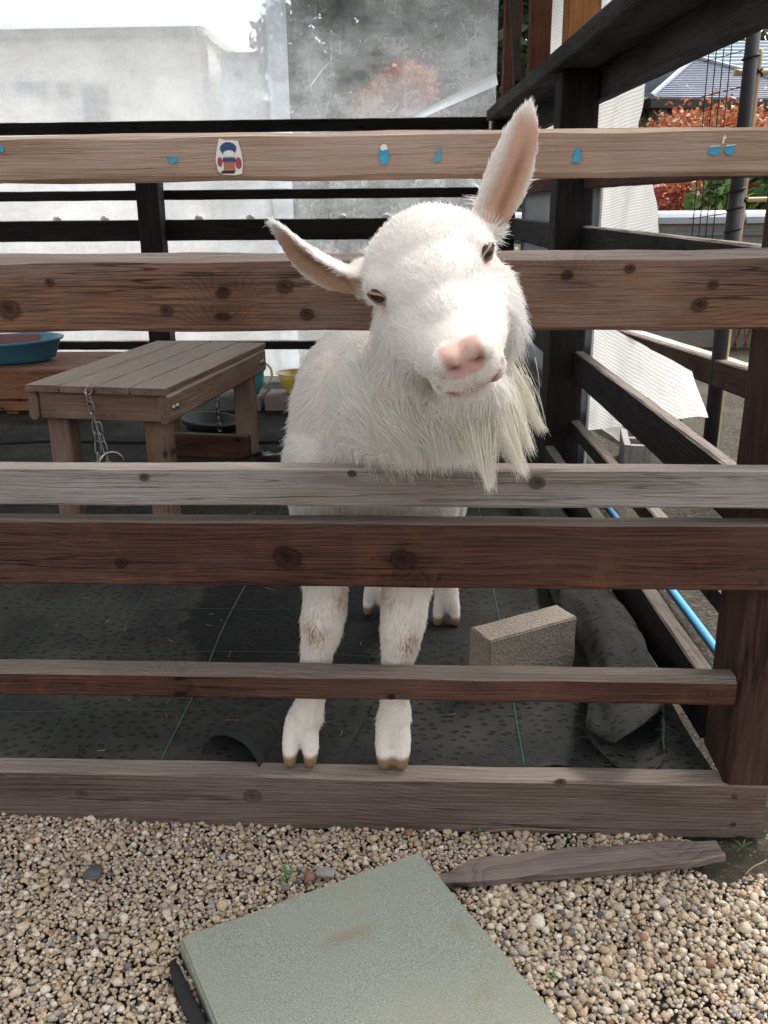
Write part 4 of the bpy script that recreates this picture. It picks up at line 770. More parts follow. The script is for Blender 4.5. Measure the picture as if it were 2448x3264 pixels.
# ================================================================ BACKGROUND
def leaf_mat(name, sat=1.0):
    m, nt, out = newmat(name); g = NG(nt); vc = g.n('ShaderNodeVertexColor', layer_name='Col').outputs[0]
    df = g.n('ShaderNodeBsdfPrincipled'); g.l(vc, df.inputs['Base Color']); df.inputs['Roughness'].default_value = 0.5; df.inputs['Specular IOR Level'].default_value = 0.35
    tl = g.n('ShaderNodeBsdfTranslucent'); g.l(vc, tl.inputs[0]); mx = g.n('ShaderNodeMixShader'); mx.inputs[0].default_value = 0.3; g.l(df.outputs[0], mx.inputs[1]); g.l(tl.outputs[0], mx.inputs[2]); g.l(mx.outputs[0], out.inputs[0]); return m
LEAF = leaf_mat('foliage'); BARK = simple('bark', (0.10, 0.075, 0.055), 0.9, 0.3, 25, 0.6, 0.01)
def crown(name, blobs, n, size, cols, seed, parent, fine=1.0, narrow=0.55):
    r = np.random.default_rng(seed); w_ = np.array([b[3]*b[4]*b[5] for b in blobs])**(2/3); w_ /= w_.sum(); idx = r.choice(len(blobs), n, p=w_); B = np.array(blobs)[idx]
    d = r.normal(size=(n, 3)); d /= np.linalg.norm(d, axis=1)[:, None]; rad = r.uniform(0.35, 1.0, n)**0.45*(1+0.18*r.normal(size=n)); c = B[:, :3]+d*B[:, 3:6]*rad[:, None]
    tw = r.normal(size=(n, 3)); tw /= np.linalg.norm(tw, axis=1)[:, None]; s = size*r.uniform(.6, 1.3, n)[:, None]
    nr = d+0.9*r.normal(size=(n, 3)); nr /= np.linalg.norm(nr, axis=1)[:, None]; u_ = np.cross(nr, tw); u_ /= np.linalg.norm(u_, axis=1)[:, None]; v_ = np.cross(nr, u_)
    V = np.stack([c-u_*s, c-v_*s*narrow+nr*s*0.12, c+u_*s, c+v_*s*narrow+nr*s*0.12], 1).reshape(-1, 3); F = np.arange(4*n).reshape(n, 4)
    cc = np.array(cols)[r.integers(len(cols), size=n)]*r.uniform(.7, 1.25, (n, 1)); return link(name, npmesh(name, V, F, LEAF, False, np.repeat(np.clip(cc, 0, .9), 4, 0)), None, parent)
def trunk(parent, h, r0, limbs, seed, base=0.0):
    r = random.Random(seed); mb = MB(); mb.tube([(r.uniform(-.03, .03)*i, r.uniform(-.03, .03)*i, base+(h-base)*i/6) for i in range(7)], [r0*(1-0.75*i/6) for i in range(7)], 9)
    for q in limbs:
        a = Vector((0, 0, h*q[3])); b = Vector(q[:3]); mb.tube([a, a.lerp(b, .5)+Vector((0, 0, .08*h)), b], [r0*.5, r0*.3, r0*.1], 6)
    return mb.build('trunk', BARK, parent, smooth=True)
def tree(name, x, y, blobs, n, size, cols, seed, lab, cat='tree', grp=None, h=2.0, r0=0.12):
    e = empty(name, (x, y, 0.0)); tag(e, lab, cat, grp); trunk(e, h, r0, [(b[0], b[1], b[2], 0.55) for b in blobs], seed); crown('crown', blobs, n, size, cols, seed, e); return e
RED = [(.30, .055, .03), (.36, .085, .03), (.24, .045, .035), (.33, .10, .045)]; ORA = [(.42, .14, .04), (.46, .18, .05), (.36, .09, .035), (.40, .20, .07)]; GR = [(.06, .12, .035), (.09, .16, .04), (.045, .085, .03)]; DG = [(.030, .052, .030), (.045, .07, .035), (.06, .085, .045)]; OL = [(.09, .10, .04), (.13, .12, .05), (.07, .085, .035)]
AUT = 'autumn maples beyond the garden wall'
tree('maple_bush', 2.95, 9.0, [(-.32, 0, 1.62, .40, .5, .46), (.12, -.1, 1.66, .42, .5, .48), (.45, .1, 1.62, .40, .5, .46), (-.05, .1, 1.35, .75, .5, .5)], 9000, 0.032, ORA+RED[:1], 51, 'rounded orange maple bush below the grey roof', 'maple', AUT, 1.3, .06)
tree('maple_bush', 2.45, 7.6, [(-.35, 0, 1.12, .40, .4, .32), (.05, 0, 1.10, .42, .4, .34), (-.1, 0, .85, .6, .4, .4)], 7000, 0.026, RED, 52, 'crimson maple bush just above the tiled garden wall', 'maple', AUT, 1.0, .05)
tree('maple_bush', 4.05, 9.6, [(0, 0, 1.55, .5, .5, .55), (-.3, 0, 1.2, .5, .5, .5)], 5000, 0.032, RED+ORA[:1], 53, 'dark red maple bush at the right edge behind the bamboo', 'maple', AUT, 1.3, .06)
tree('evergreen_shrub', 2.62, 6.75, [(-.18, 0, 1.12, .26, .25, .24), (.16, 0, 1.14, .30, .25, .26), (.62, 0, 1.12, .34, .25, .26), (.2, 0, .9, .7, .25, .3)], 1700, 0.075, GR+[(.13, .22, .06), (.17, .20, .05)], 54, 'glossy green shrub with long leaves behind the garden wall', 'shrub', None, .9, .04)
# tiled garden wall
PLAS = concrete('wall_render_grey', (0.26, 0.24, 0.21), 30); TILE = simple('grey_roof_tile', (0.27, 0.285, 0.32), 0.4, 0.12, 9, 0.1, dirt=(0.30, 0.31, 0.33)); TILED = simple('dark_roof_tile', (0.16, 0.17, 0.18), 0.5, 0.2, 9, 0.1)
gw = empty('garden_wall', (3.0, 6.12, 0.0)); tag(gw, 'grey garden wall capped with pale curved tiles on the right', 'wall')
MB().box(-2.0, 4.0, -0.07, 0.07, 0.0, 0.905).build('wall_body', PLAS, gw); MB().box(-2.0, 4.0, -0.10, 0.10, 0.906, 0.935).build('string_course', TILED, gw); MB().box(-2.0, 4.0, -0.085, 0.085, 0.936, 0.992).build('plinth', PLAS, gw)
for i in range(9):
    x0 = -1.93+0.66*i; P = []
    for x in (x0-0.63, x0-0.012):
        for q in range(9):
            a = math.pi*q/8; P.append((x, -0.13*math.cos(a), 0.995+0.095*math.sin(a)**0.75))
    MB().add(P, [(q, q+1, q+10, q+9) for q in range(8)]+[tuple(range(8, -1, -1)), tuple(range(9, 18)), (0, 9, 17, 8)]).build('coping_tile', TILE, gw, smooth=False)
    MB().tube([(x0, -0.15*math.cos(a), 0.985+0.125*math.sin(a)) for a in np.linspace(0.12, math.pi-0.12, 11)], 0.045, 10).build('joint_tile', TILED, gw, smooth=True)
# house with a hipped shingle roof
SHG = simple('grey_shingle', (0.235, 0.26, 0.315), 0.55, 0.18, 14, 0.2, dirt=(0.30, 0.32, 0.37)); EAVE = simple('dark_eave', (0.05, 0.045, 0.04), 0.6); CRM = simple('cream_render', (0.42, 0.40, 0.33), 0.8, 0.1, 6, 0.1)
hs_ = empty('house', (4.5, 15.6, 0.0)); tag(hs_, 'house with a grey shingled hipped roof behind the maples', 'house'); HO = Vector(hs_.location)
C0, C1, C3 = Vector((3.41, 14.0, 2.66)), Vector((6.6, 14.7, 2.66)), Vector((2.35, 17.0, 2.66)); C2 = C1+C3-C0; AP = Vector((4.50, 15.85, 3.42))
def roof_face(a, b, ap, n):
    nrm = (b-a).cross(ap-a).normalized()
    if nrm.z < 0: nrm = -nrm
    for i in range(n):
        s0, s1 = i/n, (i+1)/n; p0, p1, p2, p3 = a.lerp(ap, s0), b.lerp(ap, s0), b.lerp(ap, s1), a.lerp(ap, s1); up = nrm*0.022
        MB().add([p0+up-HO, p1+up-HO, p2+nrm*0.002-HO, p3+nrm*0.002-HO, p0-nrm*.02-HO, p1-nrm*.02-HO, p2-nrm*.02-HO, p3-nrm*.02-HO], [(0, 1, 2, 3), (4, 5, 1, 0), (5, 6, 2, 1), (6, 7, 3, 2), (7, 4, 0, 3), (7, 6, 5, 4)]).build('shingle_course', SHG, hs_)
roof_face(C0, C1, AP, 22); roof_face(C3, C0, AP, 22); roof_face(C1, C2, AP, 8); roof_face(C2, C3, AP, 8)
for c in (C0, C1, C2, C3): MB().tube([c-HO+Vector((0, 0, .02)), AP-HO+Vector((0, 0, .03))], 0.045, 8).build('hip_cap', SHG, hs_)
def shr(p, k): return AP.lerp(p, k)
P = [shr(c, .86) for c in (C0, C1, C2, C3)]; mb = MB(); mb.add([(p.x-HO.x, p.y-HO.y, z) for z in (0, 2.60) for p in P], [(0, 1, 5, 4), (1, 2, 6, 5), (2, 3, 7, 6), (3, 0, 4, 7)]); mb.build('wall', CRM, hs_)
mb = MB(); Q = [C0, C1, C2, C3]; mb.add([(p.x-HO.x, p.y-HO.y, z) for z in (2.52, 2.645) for p in Q], [(0, 1, 5, 4), (1, 2, 6, 5), (2, 3, 7, 6), (3, 0, 4, 7), (3, 2, 1, 0)]); mb.build('eave', EAVE, hs_)
w0 = shr(C0, .86); ux = (C1-C0).normalized(); 
for k in (0.0, 0.22): MB().box(-.03, .03, -.03, .03, 1.2, 2.52, Matrix.Translation(w0-HO+ux*k-Vector((0, 0.04, w0.z)))).build('corner_post', EAVE, hs_)
h2 = empty('house', (8.5, 22, 0)); tag(h2, 'far house with a pale ribbed roof at the right edge', 'house'); LBL = simple('pale_blue_roof', (0.45, 0.53, 0.58), 0.4, 0.08, 5, 0)
a, b, c, d = Vector((-2.6, 0, 3.55)), Vector((3, .3, 3.55)), Vector((3, 3, 5.0)), Vector((-1.4, 2.8, 5.0))
for i in range(14):
    p0, p1, p2, p3 = a.lerp(d, i/14), b.lerp(c, i/14), b.lerp(c, (i+1)/14), a.lerp(d, (i+1)/14); u_ = Vector((0, -.02, .05)); MB().add([p0+u_, p1+u_, p2, p3, p0-u_, p1-u_], [(0, 1, 2, 3), (4, 5, 1, 0)]).build('roof_course', LBL, h2)
MB().box(-2.2, 3, .3, 4, 0, 3.5).build('wall', CRM, h2)
tree('hill_tree', 8.6, 27, [(-2.2, 0, 5.6, 2.2, 1.5, 1.8), (.8, 0, 6.2, 2.4, 1.5, 2.2), (3.4, 0, 5.6, 2.2, 1.5, 2.0), (-4.2, 0, 5.0, 1.8, 1.5, 1.6)], 9000, 0.12, OL+DG+[(.16, .12, .06)], 55, 'olive brown trees on the slope above the far roofs', 'tree', 'trees far behind', 5, .25)
# ---- seen through the plastic: buildings, trees, hedge
BEI = simple('beige_render', (0.68, 0.62, 0.53), 0.85, 0.06, 4, 0.1); GLASS = simple('window_dark', (0.03, 0.04, 0.055), 0.2, 0.2, 3, 0, spec=0.5); FRM = simple('window_frame', (0.30, 0.30, 0.30), 0.5)
bd = empty('building', (-6.0, 15.0, 0)); tag(bd, 'beige building with small dark windows seen through the left sheet', 'building')
MB().box(-5.0, 2.52, -1.0, 4.0, 0.0, 3.62).build('wall', BEI, bd); MB().box(-5.1, 2.60, -1.08, 4.1, 3.622, 3.74).build('parapet', CRM, bd)
for x0, x1, z0, z1 in ((-6.42, -5.93, 2.80, 3.02), (-5.77, -5.57, 2.80, 3.01), (-5.39, -4.96, 2.30, 2.975), (-8.4, -7.4, 1.6, 2.9), (-4.4, -3.9, 0.9, 2.0)):
    f = MB().box(x0+6, x1+6, -1.03, -1.001, z0, z1).build('window', FRM, bd); MB().box(x0+6+.03, x1+6-.03, -1.04, -1.031, z0+.03, z1-.03).build('pane', GLASS, f)
MB().tube([(2.60, -1.10, 0), (2.60, -1.10, 3.6)], 0.055, 10).build('downpipe', simple('downpipe_grey', (0.16, 0.16, 0.16), 0.5), bd)
b2_ = empty('building', (-2.95, 15.6, 0)); tag(b2_, 'narrow pale blue-white building beside the beige one behind the sheet', 'building'); PBL = simple('pale_blue_wall', (0.60, 0.65, 0.68), 0.8, 0.05, 4, 0)
MB().box(-0.33, 0.36, -1.2, 2, 0, 3.35).build('wall', PBL, b2_); MB().box(-0.36, 0.40, -1.26, 2.05, 3.352, 3.43).build('parapet', CRM, b2_)
gp = rough_box('gate_pillar', 0.32, 0.32, 1.0, CRM, 9, None, (-2.35, 13.2, 0.0), (0, 0, 0), .004, .02); gp.scale = (1, 1, 2.6); tag(gp, 'cream gate pillar at the left edge of the trees behind the sheet', 'pillar')
TG = 'trees seen through the right plastic sheet'
tree('garden_tree', -1.15, 12.6, [(-.5, 0, 3.1, .75, .8, .8), (.5, 0, 3.5, .8, .8, .9), (0, 0, 2.6, 1.0, .8, .7), (-.1, 0, 4.1, .7, .8, .6)], 4200, 0.10, DG+GR[2:], 61, 'dark leafy tree with sky gaps behind the left part of the sheet', 'tree', TG, 3.2, .14)
tree('garden_tree', 0.55, 13.4, [(-.6, 0, 3.4, .9, .8, .9), (.6, 0, 3.7, .9, .8, 1.0), (0, 0, 2.7, 1.2, .8, .8), (.2, 0, 4.5, 1.2, .8, .7)], 6500, 0.10, DG+OL[:1], 62, 'dense dark tree behind the middle of the plastic sheet', 'tree', TG, 3.2, .15)
tree('garden_tree', 2.0, 14.5, [(-.5, 0, 3.3, 1.0, .9, 1.0), (.5, 0, 4.1, 1.0, .9, 1.1), (.1, 0, 2.5, 1.2, .9, .8)], 6000, 0.10, DG+OL, 63, 'green tree behind the brown studs of the roof frame', 'tree', TG, 3.2, .15)
tree('garden_tree', -6.6, 11.2, [(.10, 0, 3.75, .30, .3, .32), (-.3, 0, 3.6, .45, .3, .4), (-.1, 0, 4.2, .5, .3, .4)], 1500, 0.07, DG, 64, 'dark branches at the upper left corner behind the sheet', 'tree', None, 3.3, .09)
tree('maple_bush', -0.35, 11.2, [(-.22, 0, 2.30, .34, .3, .26), (.12, 0, 2.50, .34, .3, .30), (0, 0, 1.9, .5, .3, .4)], 3500, 0.05, ORA+[(.38, .20, .12)], 65, 'faded orange maple glowing through the plastic sheet', 'maple', None, 1.9, .06)
hd = empty('hedge', (-0.4, 10.2, 0)); tag(hd, 'low grey-green hedge along the foot of the trees behind the sheet', 'hedge'); crown('foliage', [(-1.6+.55*i, 0, 1.15, .45, .35, .6) for i in range(9)], 7000, 0.06, [(.16, .18, .13), (.20, .21, .17), (.11, .14, .09)], 66, hd); MB().tube([(0, 0, 0), (0, 0, .9)], .05, 6).build('stem', BARK, hd)
# ================================================================ GOAT
from mathutils.bvhtree import BVHTree
def px_ray(x, y): return (FWD+RGT*((x-1224)/FPX)-UPV*((y-1632)/FPX))
def px_at(x, y, Y):                                   # point at depth Y on the sight line used when measuring the photograph
    d = px_ray(x, y); return CAM+d*((Y-CAM.y)/d.y)
K = 2448/1659.0
GO = Vector((-0.10, 0.40, 0.118))
EM = px_at(1377, 874, -0.20)                          # midpoint between the eyes
VW = (CAM-EM).normalized(); dep = (EM-CAM).dot(FWD); EH = 376.6/FPX*dep/2
RU = (RGT-VW*RGT.dot(VW)).normalized(); UU = VW.cross(RU)
if UU.dot(UPV) < 0: UU = -UU
HL = RU*0.929+UU*0.372; HD = RU*0.372-UU*0.929       # head tilts: viewer's right side is higher
TA = R(32); HM = VW*math.cos(TA)+HD*math.sin(TA); HZ = VW*math.sin(TA)-HD*math.cos(TA); HU = -HD
hk = EH/0.0815
def HP(x, y, z): return EM+(HL*x+HM*y+HZ*z)*hk
def HI(x, u, v): return EM+(HL*x+HU*u+VW*v)*hk        # lateral, up in view, toward viewer
prim = MB(); SK = []                                  # closed overlapping volumes + tagged skeleton samples
def limb(pts, radii, tag_, n=18, fr=None, cap=1.0):
    """swept ellipse through points; radii (side, up) per point; fr = (side axis) hint"""
    P = [Vector(p) for p in pts]; rr = [(r_, r_) if not hasattr(r_, '__len__') else r_ for r_ in radii]; m = len(P); Q = []; RR = []
    for i in range(m-1):
        p0, p1, p2, p3 = P[max(i-1, 0)], P[i], P[i+1], P[min(i+2, m-1)]; steps = 6
        for s in range(steps + (1 if i == m-2 else 0)):
            t = s/steps; c = 0.5*((2*p1)+(p2-p0)*t+(2*p0-5*p1+4*p2-p3)*t*t+(3*p1-p0-3*p2+p3)*t*t*t); Q.append(c)
            RR.append(tuple(rr[i][k]*(1-t)+rr[i+1][k]*t for k in (0, 1)))
    t0 = (Q[1]-Q[0]).normalized(); t1 = (Q[-1]-Q[-2]).normalized()
    pre, prr, post_, por = [], [], [], []
    for a in (0.97, 0.8, 0.5): pre.append(Q[0]-t0*RR[0][1]*cap*a); prr.append(tuple(q*math.sqrt(1-a*a) for q in RR[0]))
    for a in (0.5, 0.8, 0.97): post_.append(Q[-1]+t1*RR[-1][1]*cap*a); por.append(tuple(q*math.sqrt(1-a*a) for q in RR[-1]))
    for c, r_ in zip(Q, RR): SK.append((c, (r_[0]+r_[1])/2, tag_))
    Q = pre+Q+post_; RR = prr+RR+por; side = Vector(fr) if fr is not None else Vector((1, 0, 0)); V = []
    for i, c in enumerate(Q):
        T = (Q[min(i+1, len(Q)-1)]-Q[max(i-1, 0)]).normalized(); s = (side-T*side.dot(T)).normalized(); u_ = T.cross(s)
        for k in range(n): a = 2*math.pi*k/n; V.append(c+s*RR[i][0]*math.cos(a)+u_*RR[i][1]*math.sin(a))
    F = [(i*n+k, i*n+(k+1) % n, (i+1)*n+(k+1) % n, (i+1)*n+k) for i in range(len(Q)-1) for k in range(n)]+[tuple(range(n-1, -1, -1)), tuple((len(Q)-1)*n+k for k in range(n))]
    prim.add(V, F)
def ball(c, r_, tag_, axes=None):
    v, f = ico(3); ax = axes or (HL, HM, HZ); rr = r_ if hasattr(r_, '__len__') else (r_,)*3
    prim.add([Vector(c)+ax[0]*(p[0]*rr[0])+ax[1]*(p[1]*rr[1])+ax[2]*(p[2]*rr[2]) for p in v], [tuple(q) for q in f]); SK.append((Vector(c), sum(rr)/3, tag_))
W3 = (Vector((1, 0, 0)), Vector((0, 1, 0)), Vector((0, 0, 1)))
# trunk
limb([(-0.080, 0.135, 0.725), (-0.078, 0.22, 0.735), (-0.070, 0.36, 0.735), (-0.060, 0.52, 0.735), (-0.048, 0.68, 0.765), (-0.042, 0.80, 0.80)], [(.135, .165), (.178, .20), (.212, .225), (.218, .235), (.185, .20), (.10, .11)], 'body', 28, cap=0.55)
ball((-0.17, 0.19, 0.76), (.085, .10, .14), 'body', W3); ball((0.01, 0.19, 0.76), (.085, .10, .14), 'body', W3)
limb([(-0.045, 0.85, 0.86), (-0.04, 0.92, 0.93)], [.03, .018], 'body')
# neck, out through the gap under the second rail
nb_ = HP(0, -0.075, -0.055)
limb([(-0.070, 0.18, 0.80), (-0.045, 0.07, 0.825), (-0.012, -0.035, 0.855), (0.012, -0.115, 0.915), tuple(nb_)], [(.135, .14), (.115, .105), (.098, .085), (.090, .085), (.078, .082)], 'neck', 24)
# skull, cheeks, muzzle, jaw
ball(HP(0, -0.035, -0.012), (.096*hk, .090*hk, .086*hk), 'head'); ball(HP(0, 0.012, 0.004), (.074*hk, .085*hk, .052*hk), 'head'); ball(HP(0, 0.07, -.004), (.046*hk, .075*hk, .036*hk), 'head')
for s in (-1, 1):
    ball(HP(.054*s, 0.020, -.060), (.047*hk, .085*hk, .062*hk), 'cheek'); ball(HP(.060*s, -.002, .014), (.032*hk, .036*hk, .028*hk), 'head')
limb([HP(0, -.03, -.028), HP(0, .05, -.030), HP(0, .11, -.034), HP(0, .155, -.029), HP(0, .178, -.027)], [(.084*hk, .068*hk), (.082*hk, .061*hk), (.070*hk, .051*hk), (.056*hk, .043*hk), (.046*hk, .038*hk)], 'muzzle', 24, HL, 0.75)
limb([HP(0, -.02, -.085), HP(0, .06, -.090), HP(0, .130, -.092), HP(0, .166, -.088)], [(.066*hk, .044*hk), (.054*hk, .036*hk), (.042*hk, .027*hk), (.034*hk, .022*hk)], 'jaw', 20, HL, 0.8)
for s in (-1, 1): ball(HP(.019*s, .188, -.005), (.023*hk, .022*hk, .019*hk), 'muzzle'); ball(HP(.024*s, .176, -.046), (.026*hk, .026*hk, .022*hk), 'muzzle')
# ears: cupped leaves
EARS = []
def ear(b, t, opening, wd, s):
    b, t = Vector(b), Vector(t); ax = (t-b); Ln = ax.length; ax.normalize(); op = (opening-ax*opening.dot(ax)).normalized(); sd = ax.cross(op).normalized(); ns, na = 18, 12; outer, inner = [], []
    for i in range(ns+1):
        q = i/ns; w_ = wd*(0.46+0.54*max(0.0, math.sin(math.pi*min(1, q*1.12+0.06)))) if q < .42 else wd*(max(0.0, math.cos((q-.42)/.58*math.pi/2))**0.56+0.02)
        cup = 1.15*(1-q)+0.55*q; c = b+ax*Ln*q+op*(0.018*math.sin(q*3.0))*s*0+op*0.012*math.sin(q*math.pi)
        for k in range(na+1):
            a = (k/na*2-1); an = a*cup*1.1; rx = w_*math.sin(an)/max(.3, math.sin(cup*1.1)); dz = w_*(1-math.cos(an))*0.85
            p = c+sd*rx+op*dz; nn = (op*math.cos(an)-sd*math.sin(an)); th = 0.0065*hk*(1-0.5*abs(a)**4)*(1-0.45*q); outer.append(p-nn*th); inner.append(p+nn*th)
    m = na+1; N = len(outer); F = []
    for i in range(ns):
        for k in range(na):
            F.append((i*m+k, i*m+k+1, (i+1)*m+k+1, (i+1)*m+k)); F.append((N+i*m+k, N+(i+1)*m+k, N+(i+1)*m+k+1, N+i*m+k+1))
        for k in (0, na):
            F.append((i*m+k, (i+1)*m+k, N+(i+1)*m+k, N+i*m+k) if k == 0 else (i*m+k, N+i*m+k, N+(i+1)*m+k, (i+1)*m+k))
    for k in range(na): F += [(k, N+k, N+k+1, k+1), (ns*m+k, ns*m+k+1, N+ns*m+k+1, N+ns*m+k)]
    prim.add(outer+inner, F); tg = 'earL' if s < 0 else 'earR'
    for i in range(8): SK.append((b+ax*Ln*(0.12+0.88*i/7), wd*0.8, tg))
    EARS.append((tg, b, ax, Ln, op, sd, wd)); ball(b+ax*0.004, .030*hk, 'head')
ear(HI(-.088, .028, -.085), HI(-.190, .158, -.060), (HU*-1.0+VW*0.28-HL*0.45), .056*hk, -1)
ear(HI(.088, .030, -.085), HI(.212, .168, -.070), (VW*0.92+HL*0.30-HU*0.15), .035*hk, 1)
# legs
limb([(-.195, .17, .70), (-.195, .15, .58), (-.188, .105, .47), (-.194, .082, .405), (-.208, .080, .33), (-.220, .076, .25), (-.229, .072, .215), (-.235, .062, .185)], [(.075, .095), (.058, .072), (.043, .046), (.041, .042), (.029, .031), (.027, .029), (.034, .034), (.026, .028)], 'leg')
limb([(0.010, .17, .70), (-.008, .15, .58), (-.034, .105, .47), (-.042, .082, .40), (-.052, .080, .32), (-.056, .076, .25), (-.058, .072, .215), (-.060, .062, .185)], [(.075, .095), (.060, .072), (.046, .048), (.042, .043), (.029, .031), (.027, .029), (.034, .034), (.026, .028)], 'leg')
def toes(x, y, z0, spread, r0, tg='foot'):
    for s in (-1, 1):
        limb([(x+s*.012, y+.014, z0+.078), (x+s*(.019+spread*.5), y-.002, z0+.046), (x+s*(.021+spread), y-.020, z0+.017)], [(.019*r0, .026*r0), (.0160*r0, .022*r0), (.0125*r0, .016*r0)], tg, 14)
toes(-.240, .055, .121, -.001, 1.12); toes(-.060, .055, .121, -.004, 1.16)
for x, y in ((.057, .70), (-.129, .76)):
    limb([(x*.6-.03, y-.08, .74), (x*.8-.01, y-.13, .58), (x, y+.02, .42), (x, y+.055, .345), (x, y+.03, .25), (x, y+.012, .175)], [(.095, .15), (.075, .10), (.042, .05), (.032, .036), (.027, .029), (.034, .034)], 'leg'); toes(x, y, .114, .002, 1.0)
tmp = link('tmp', prim.mesh('tmp')); md = tmp.modifiers.new('r', 'REMESH'); md.mode = 'VOXEL'; md.voxel_size = 0.0048; md.use_smooth_shade = True
ms = tmp.modifiers.new('s', 'SMOOTH'); ms.factor = 0.5; ms.iterations = 9
dg = bpy.context.evaluated_depsgraph_get(); gme = bpy.data.meshes.new_from_object(tmp.evaluated_get(dg)); bpy.data.objects.remove(tmp)
nv = len(gme.vertices); GV = np.empty(nv*3, np.float32); gme.vertices.foreach_get('co', GV); GV = GV.reshape(-1, 3).astype(float)
def A3(v): return np.array(v[:], float)
def hloc(Pn): q = (Pn-A3(EM))/hk; return np.stack([q @ A3(HL), q @ A3(HM), q @ A3(HZ)], 1)
SKp = np.array([A3(s[0]) for s in SK]); SKr = np.array([s[1] for s in SK]); TAGS = ['body', 'neck', 'head', 'cheek', 'muzzle', 'jaw', 'earL', 'earR', 'leg', 'foot']; SKt = np.array([TAGS.index(s[2]) for s in SK])
def tags_of(Pn):
    out = np.empty(len(Pn), int)
    for i in range(0, len(Pn), 8000):
        d = np.linalg.norm(Pn[i:i+8000, None]-SKp[None], axis=2)/SKr[None]; out[i:i+8000] = SKt[d.argmin(1)]
    return out
VN = np.empty(nv*3, np.float32); gme.vertices.foreach_get('normal', VN); VN = VN.reshape(-1, 3).astype(float)
vt = tags_of(GV); L = hloc(GV); fwdm = (L[:, 1] > 0.12)
# nostrils, mouth line, eye hollows
def pit(c, r_, dpt, mask=True):
    q = (L-np.array(c))/np.array(r_); k = np.exp(-(q**2).sum(1)); GV[:] -= (VN*(k*dpt*hk*mask)[:, None]); return k
nost = np.zeros(nv)
for s in (-1, 1):
    nost += pit((.0150*s, .209, -.011), (.0065, .014, .0050), .011); nost += 0.7*pit((.0205*s, .204, -.002), (.0045, .014, .006), .004)
cleft = np.exp(-(L[:, 0]/.0022)**2)*(L[:, 1] > .19)*(L[:, 2] < -.016)*(L[:, 2] > -.056); GV -= VN*(cleft*.003)[:, None]
mz = -.0655+.013*(np.abs(L[:, 0])/.03)**1.6; mouth = np.exp(-((L[:, 2]-mz)/.0042)**2)*(np.abs(L[:, 0]) < .046)*(L[:, 1] > .10); GV -= VN*(mouth*.0065*hk)[:, None]
for s in (-1, 1): pit((.080*s, .030, -.004), (.020, .026, .018), .006)
GV[:, 2] = np.where((vt == TAGS.index('foot')) & (GV[:, 1] < .3), np.maximum(GV[:, 2], .1215), GV[:, 2]); GV[:, 2] = np.maximum(GV[:, 2], .1185)
gme.vertices.foreach_set('co', GV.astype(np.float32).ravel()); gme.update()
# skin colour
C = np.tile(np.array([.72, .66, .60]), (nv, 1))
def blendc(k, col): 
    global C
    k = np.clip(k, 0, 1)[:, None]; C = C*(1-k)+np.array(col)*k
def sstep(a, b, x): t = np.clip((x-a)/(b-a), 0, 1); return t*t*(3-2*t)
pad = sstep(.172, .186, L[:, 1])*sstep(.029, .0245, np.abs(L[:, 0])+.5*np.maximum(0, -.006-L[:, 2]))*sstep(-.028, -.021, L[:, 2])*sstep(.030, .018, L[:, 2])
blendc(pad, (.60, .38, .30)); blendc(pad*sstep(.001, -.02, L[:, 2]), (.66, .38, .35)); blendc(np.clip(nost*.95, 0, .9), (.20, .075, .065)); lip = np.exp(-((L[:, 2]-mz)/.0085)**2)*sstep(.036, .028, np.abs(L[:, 0]))*(L[:, 1] > .125)
blendc(np.clip(lip*1.2, 0, .95), (.62, .34, .33)); blendc(mouth*(L[:, 1] > .12), (.34, .13, .14))
for s in (-1, 1): blendc(np.exp(-(((L-np.array([.082*s, .026, -.004]))/np.array([.022, .026, .018]))**2).sum(1))*.7, (.56, .36, .31))
earin = np.zeros(nv); earstreak = np.zeros(nv)
for tg, b, ax, Ln, op, sd, wd in EARS:
    m_ = vt == TAGS.index(tg); q = GV-A3(b); al = (q @ A3(ax))/Ln; ac = (q @ A3(sd))/wd; face = VN @ A3(op)
    earstreak = np.where(m_, np.exp(-((ac-(.30 if tg == 'earR' else -.1))/.22)**2)*sstep(.9, .5, al), earstreak)
    earin = np.where(m_, sstep(-.1, .35, face)*sstep(.97, .80, al)*sstep(.95, .68, np.abs(ac))*sstep(-.05, .1, al)*(sstep(-.75, -.15, ac) if tg == 'earR' else 1.0), earin)
blendc(earin, (.52, .32, .23)); blendc(earin*earstreak, (.30, .155, .085)); hoof = (vt == TAGS.index('foot'))*np.where(GV[:, 1] < .3, sstep(.156, .146, GV[:, 2]), sstep(.150, .140, GV[:, 2])); blendc(hoof, (.22, .135, .07)); blendc(hoof*sstep(.130, .122, GV[:, 2]), (.07, .04, .025))
a_ = gme.color_attributes.new('Col', 'FLOAT_COLOR', 'POINT'); cc = np.ones((nv, 4), np.float32); cc[:, :3] = C; a_.data.foreach_set('color', cc.ravel())
SKIN, nt_, out_ = newmat('goat_skin'); g_ = NG(nt_); vc = g_.n('ShaderNodeVertexColor', layer_name='Col').outputs[0]; tcx = g_.n('ShaderNodeTexCoord').outputs['Object']; nz = g_.noise(tcx, 160, 4, .7)
b_ = g_.bsdf(out_, g_.mix(g_.mr(nz, .3, .75, 0, .35), vc, g_.mix(1.0, vc, (.7, .62, .58), 'MULTIPLY')), 0.55, 0.3, g_.bump(nz, .25, .002)); b_.inputs['Subsurface Weight'].default_value = 0.15; b_.inputs['Subsurface Radius'].default_value = (.012, .006, .004); b_.inputs['Subsurface Scale'].default_value = 0.5
gme.materials.clear(); gme.materials.append(SKIN); gme.polygons.foreach_set('use_smooth', np.ones(len(gme.polygons), bool))
goat = empty('goat', GO); tag(goat, 'white bearded goat pushing its tilted head out between the rails', 'goat')
body = link('body', gme, None, goat, -GO)
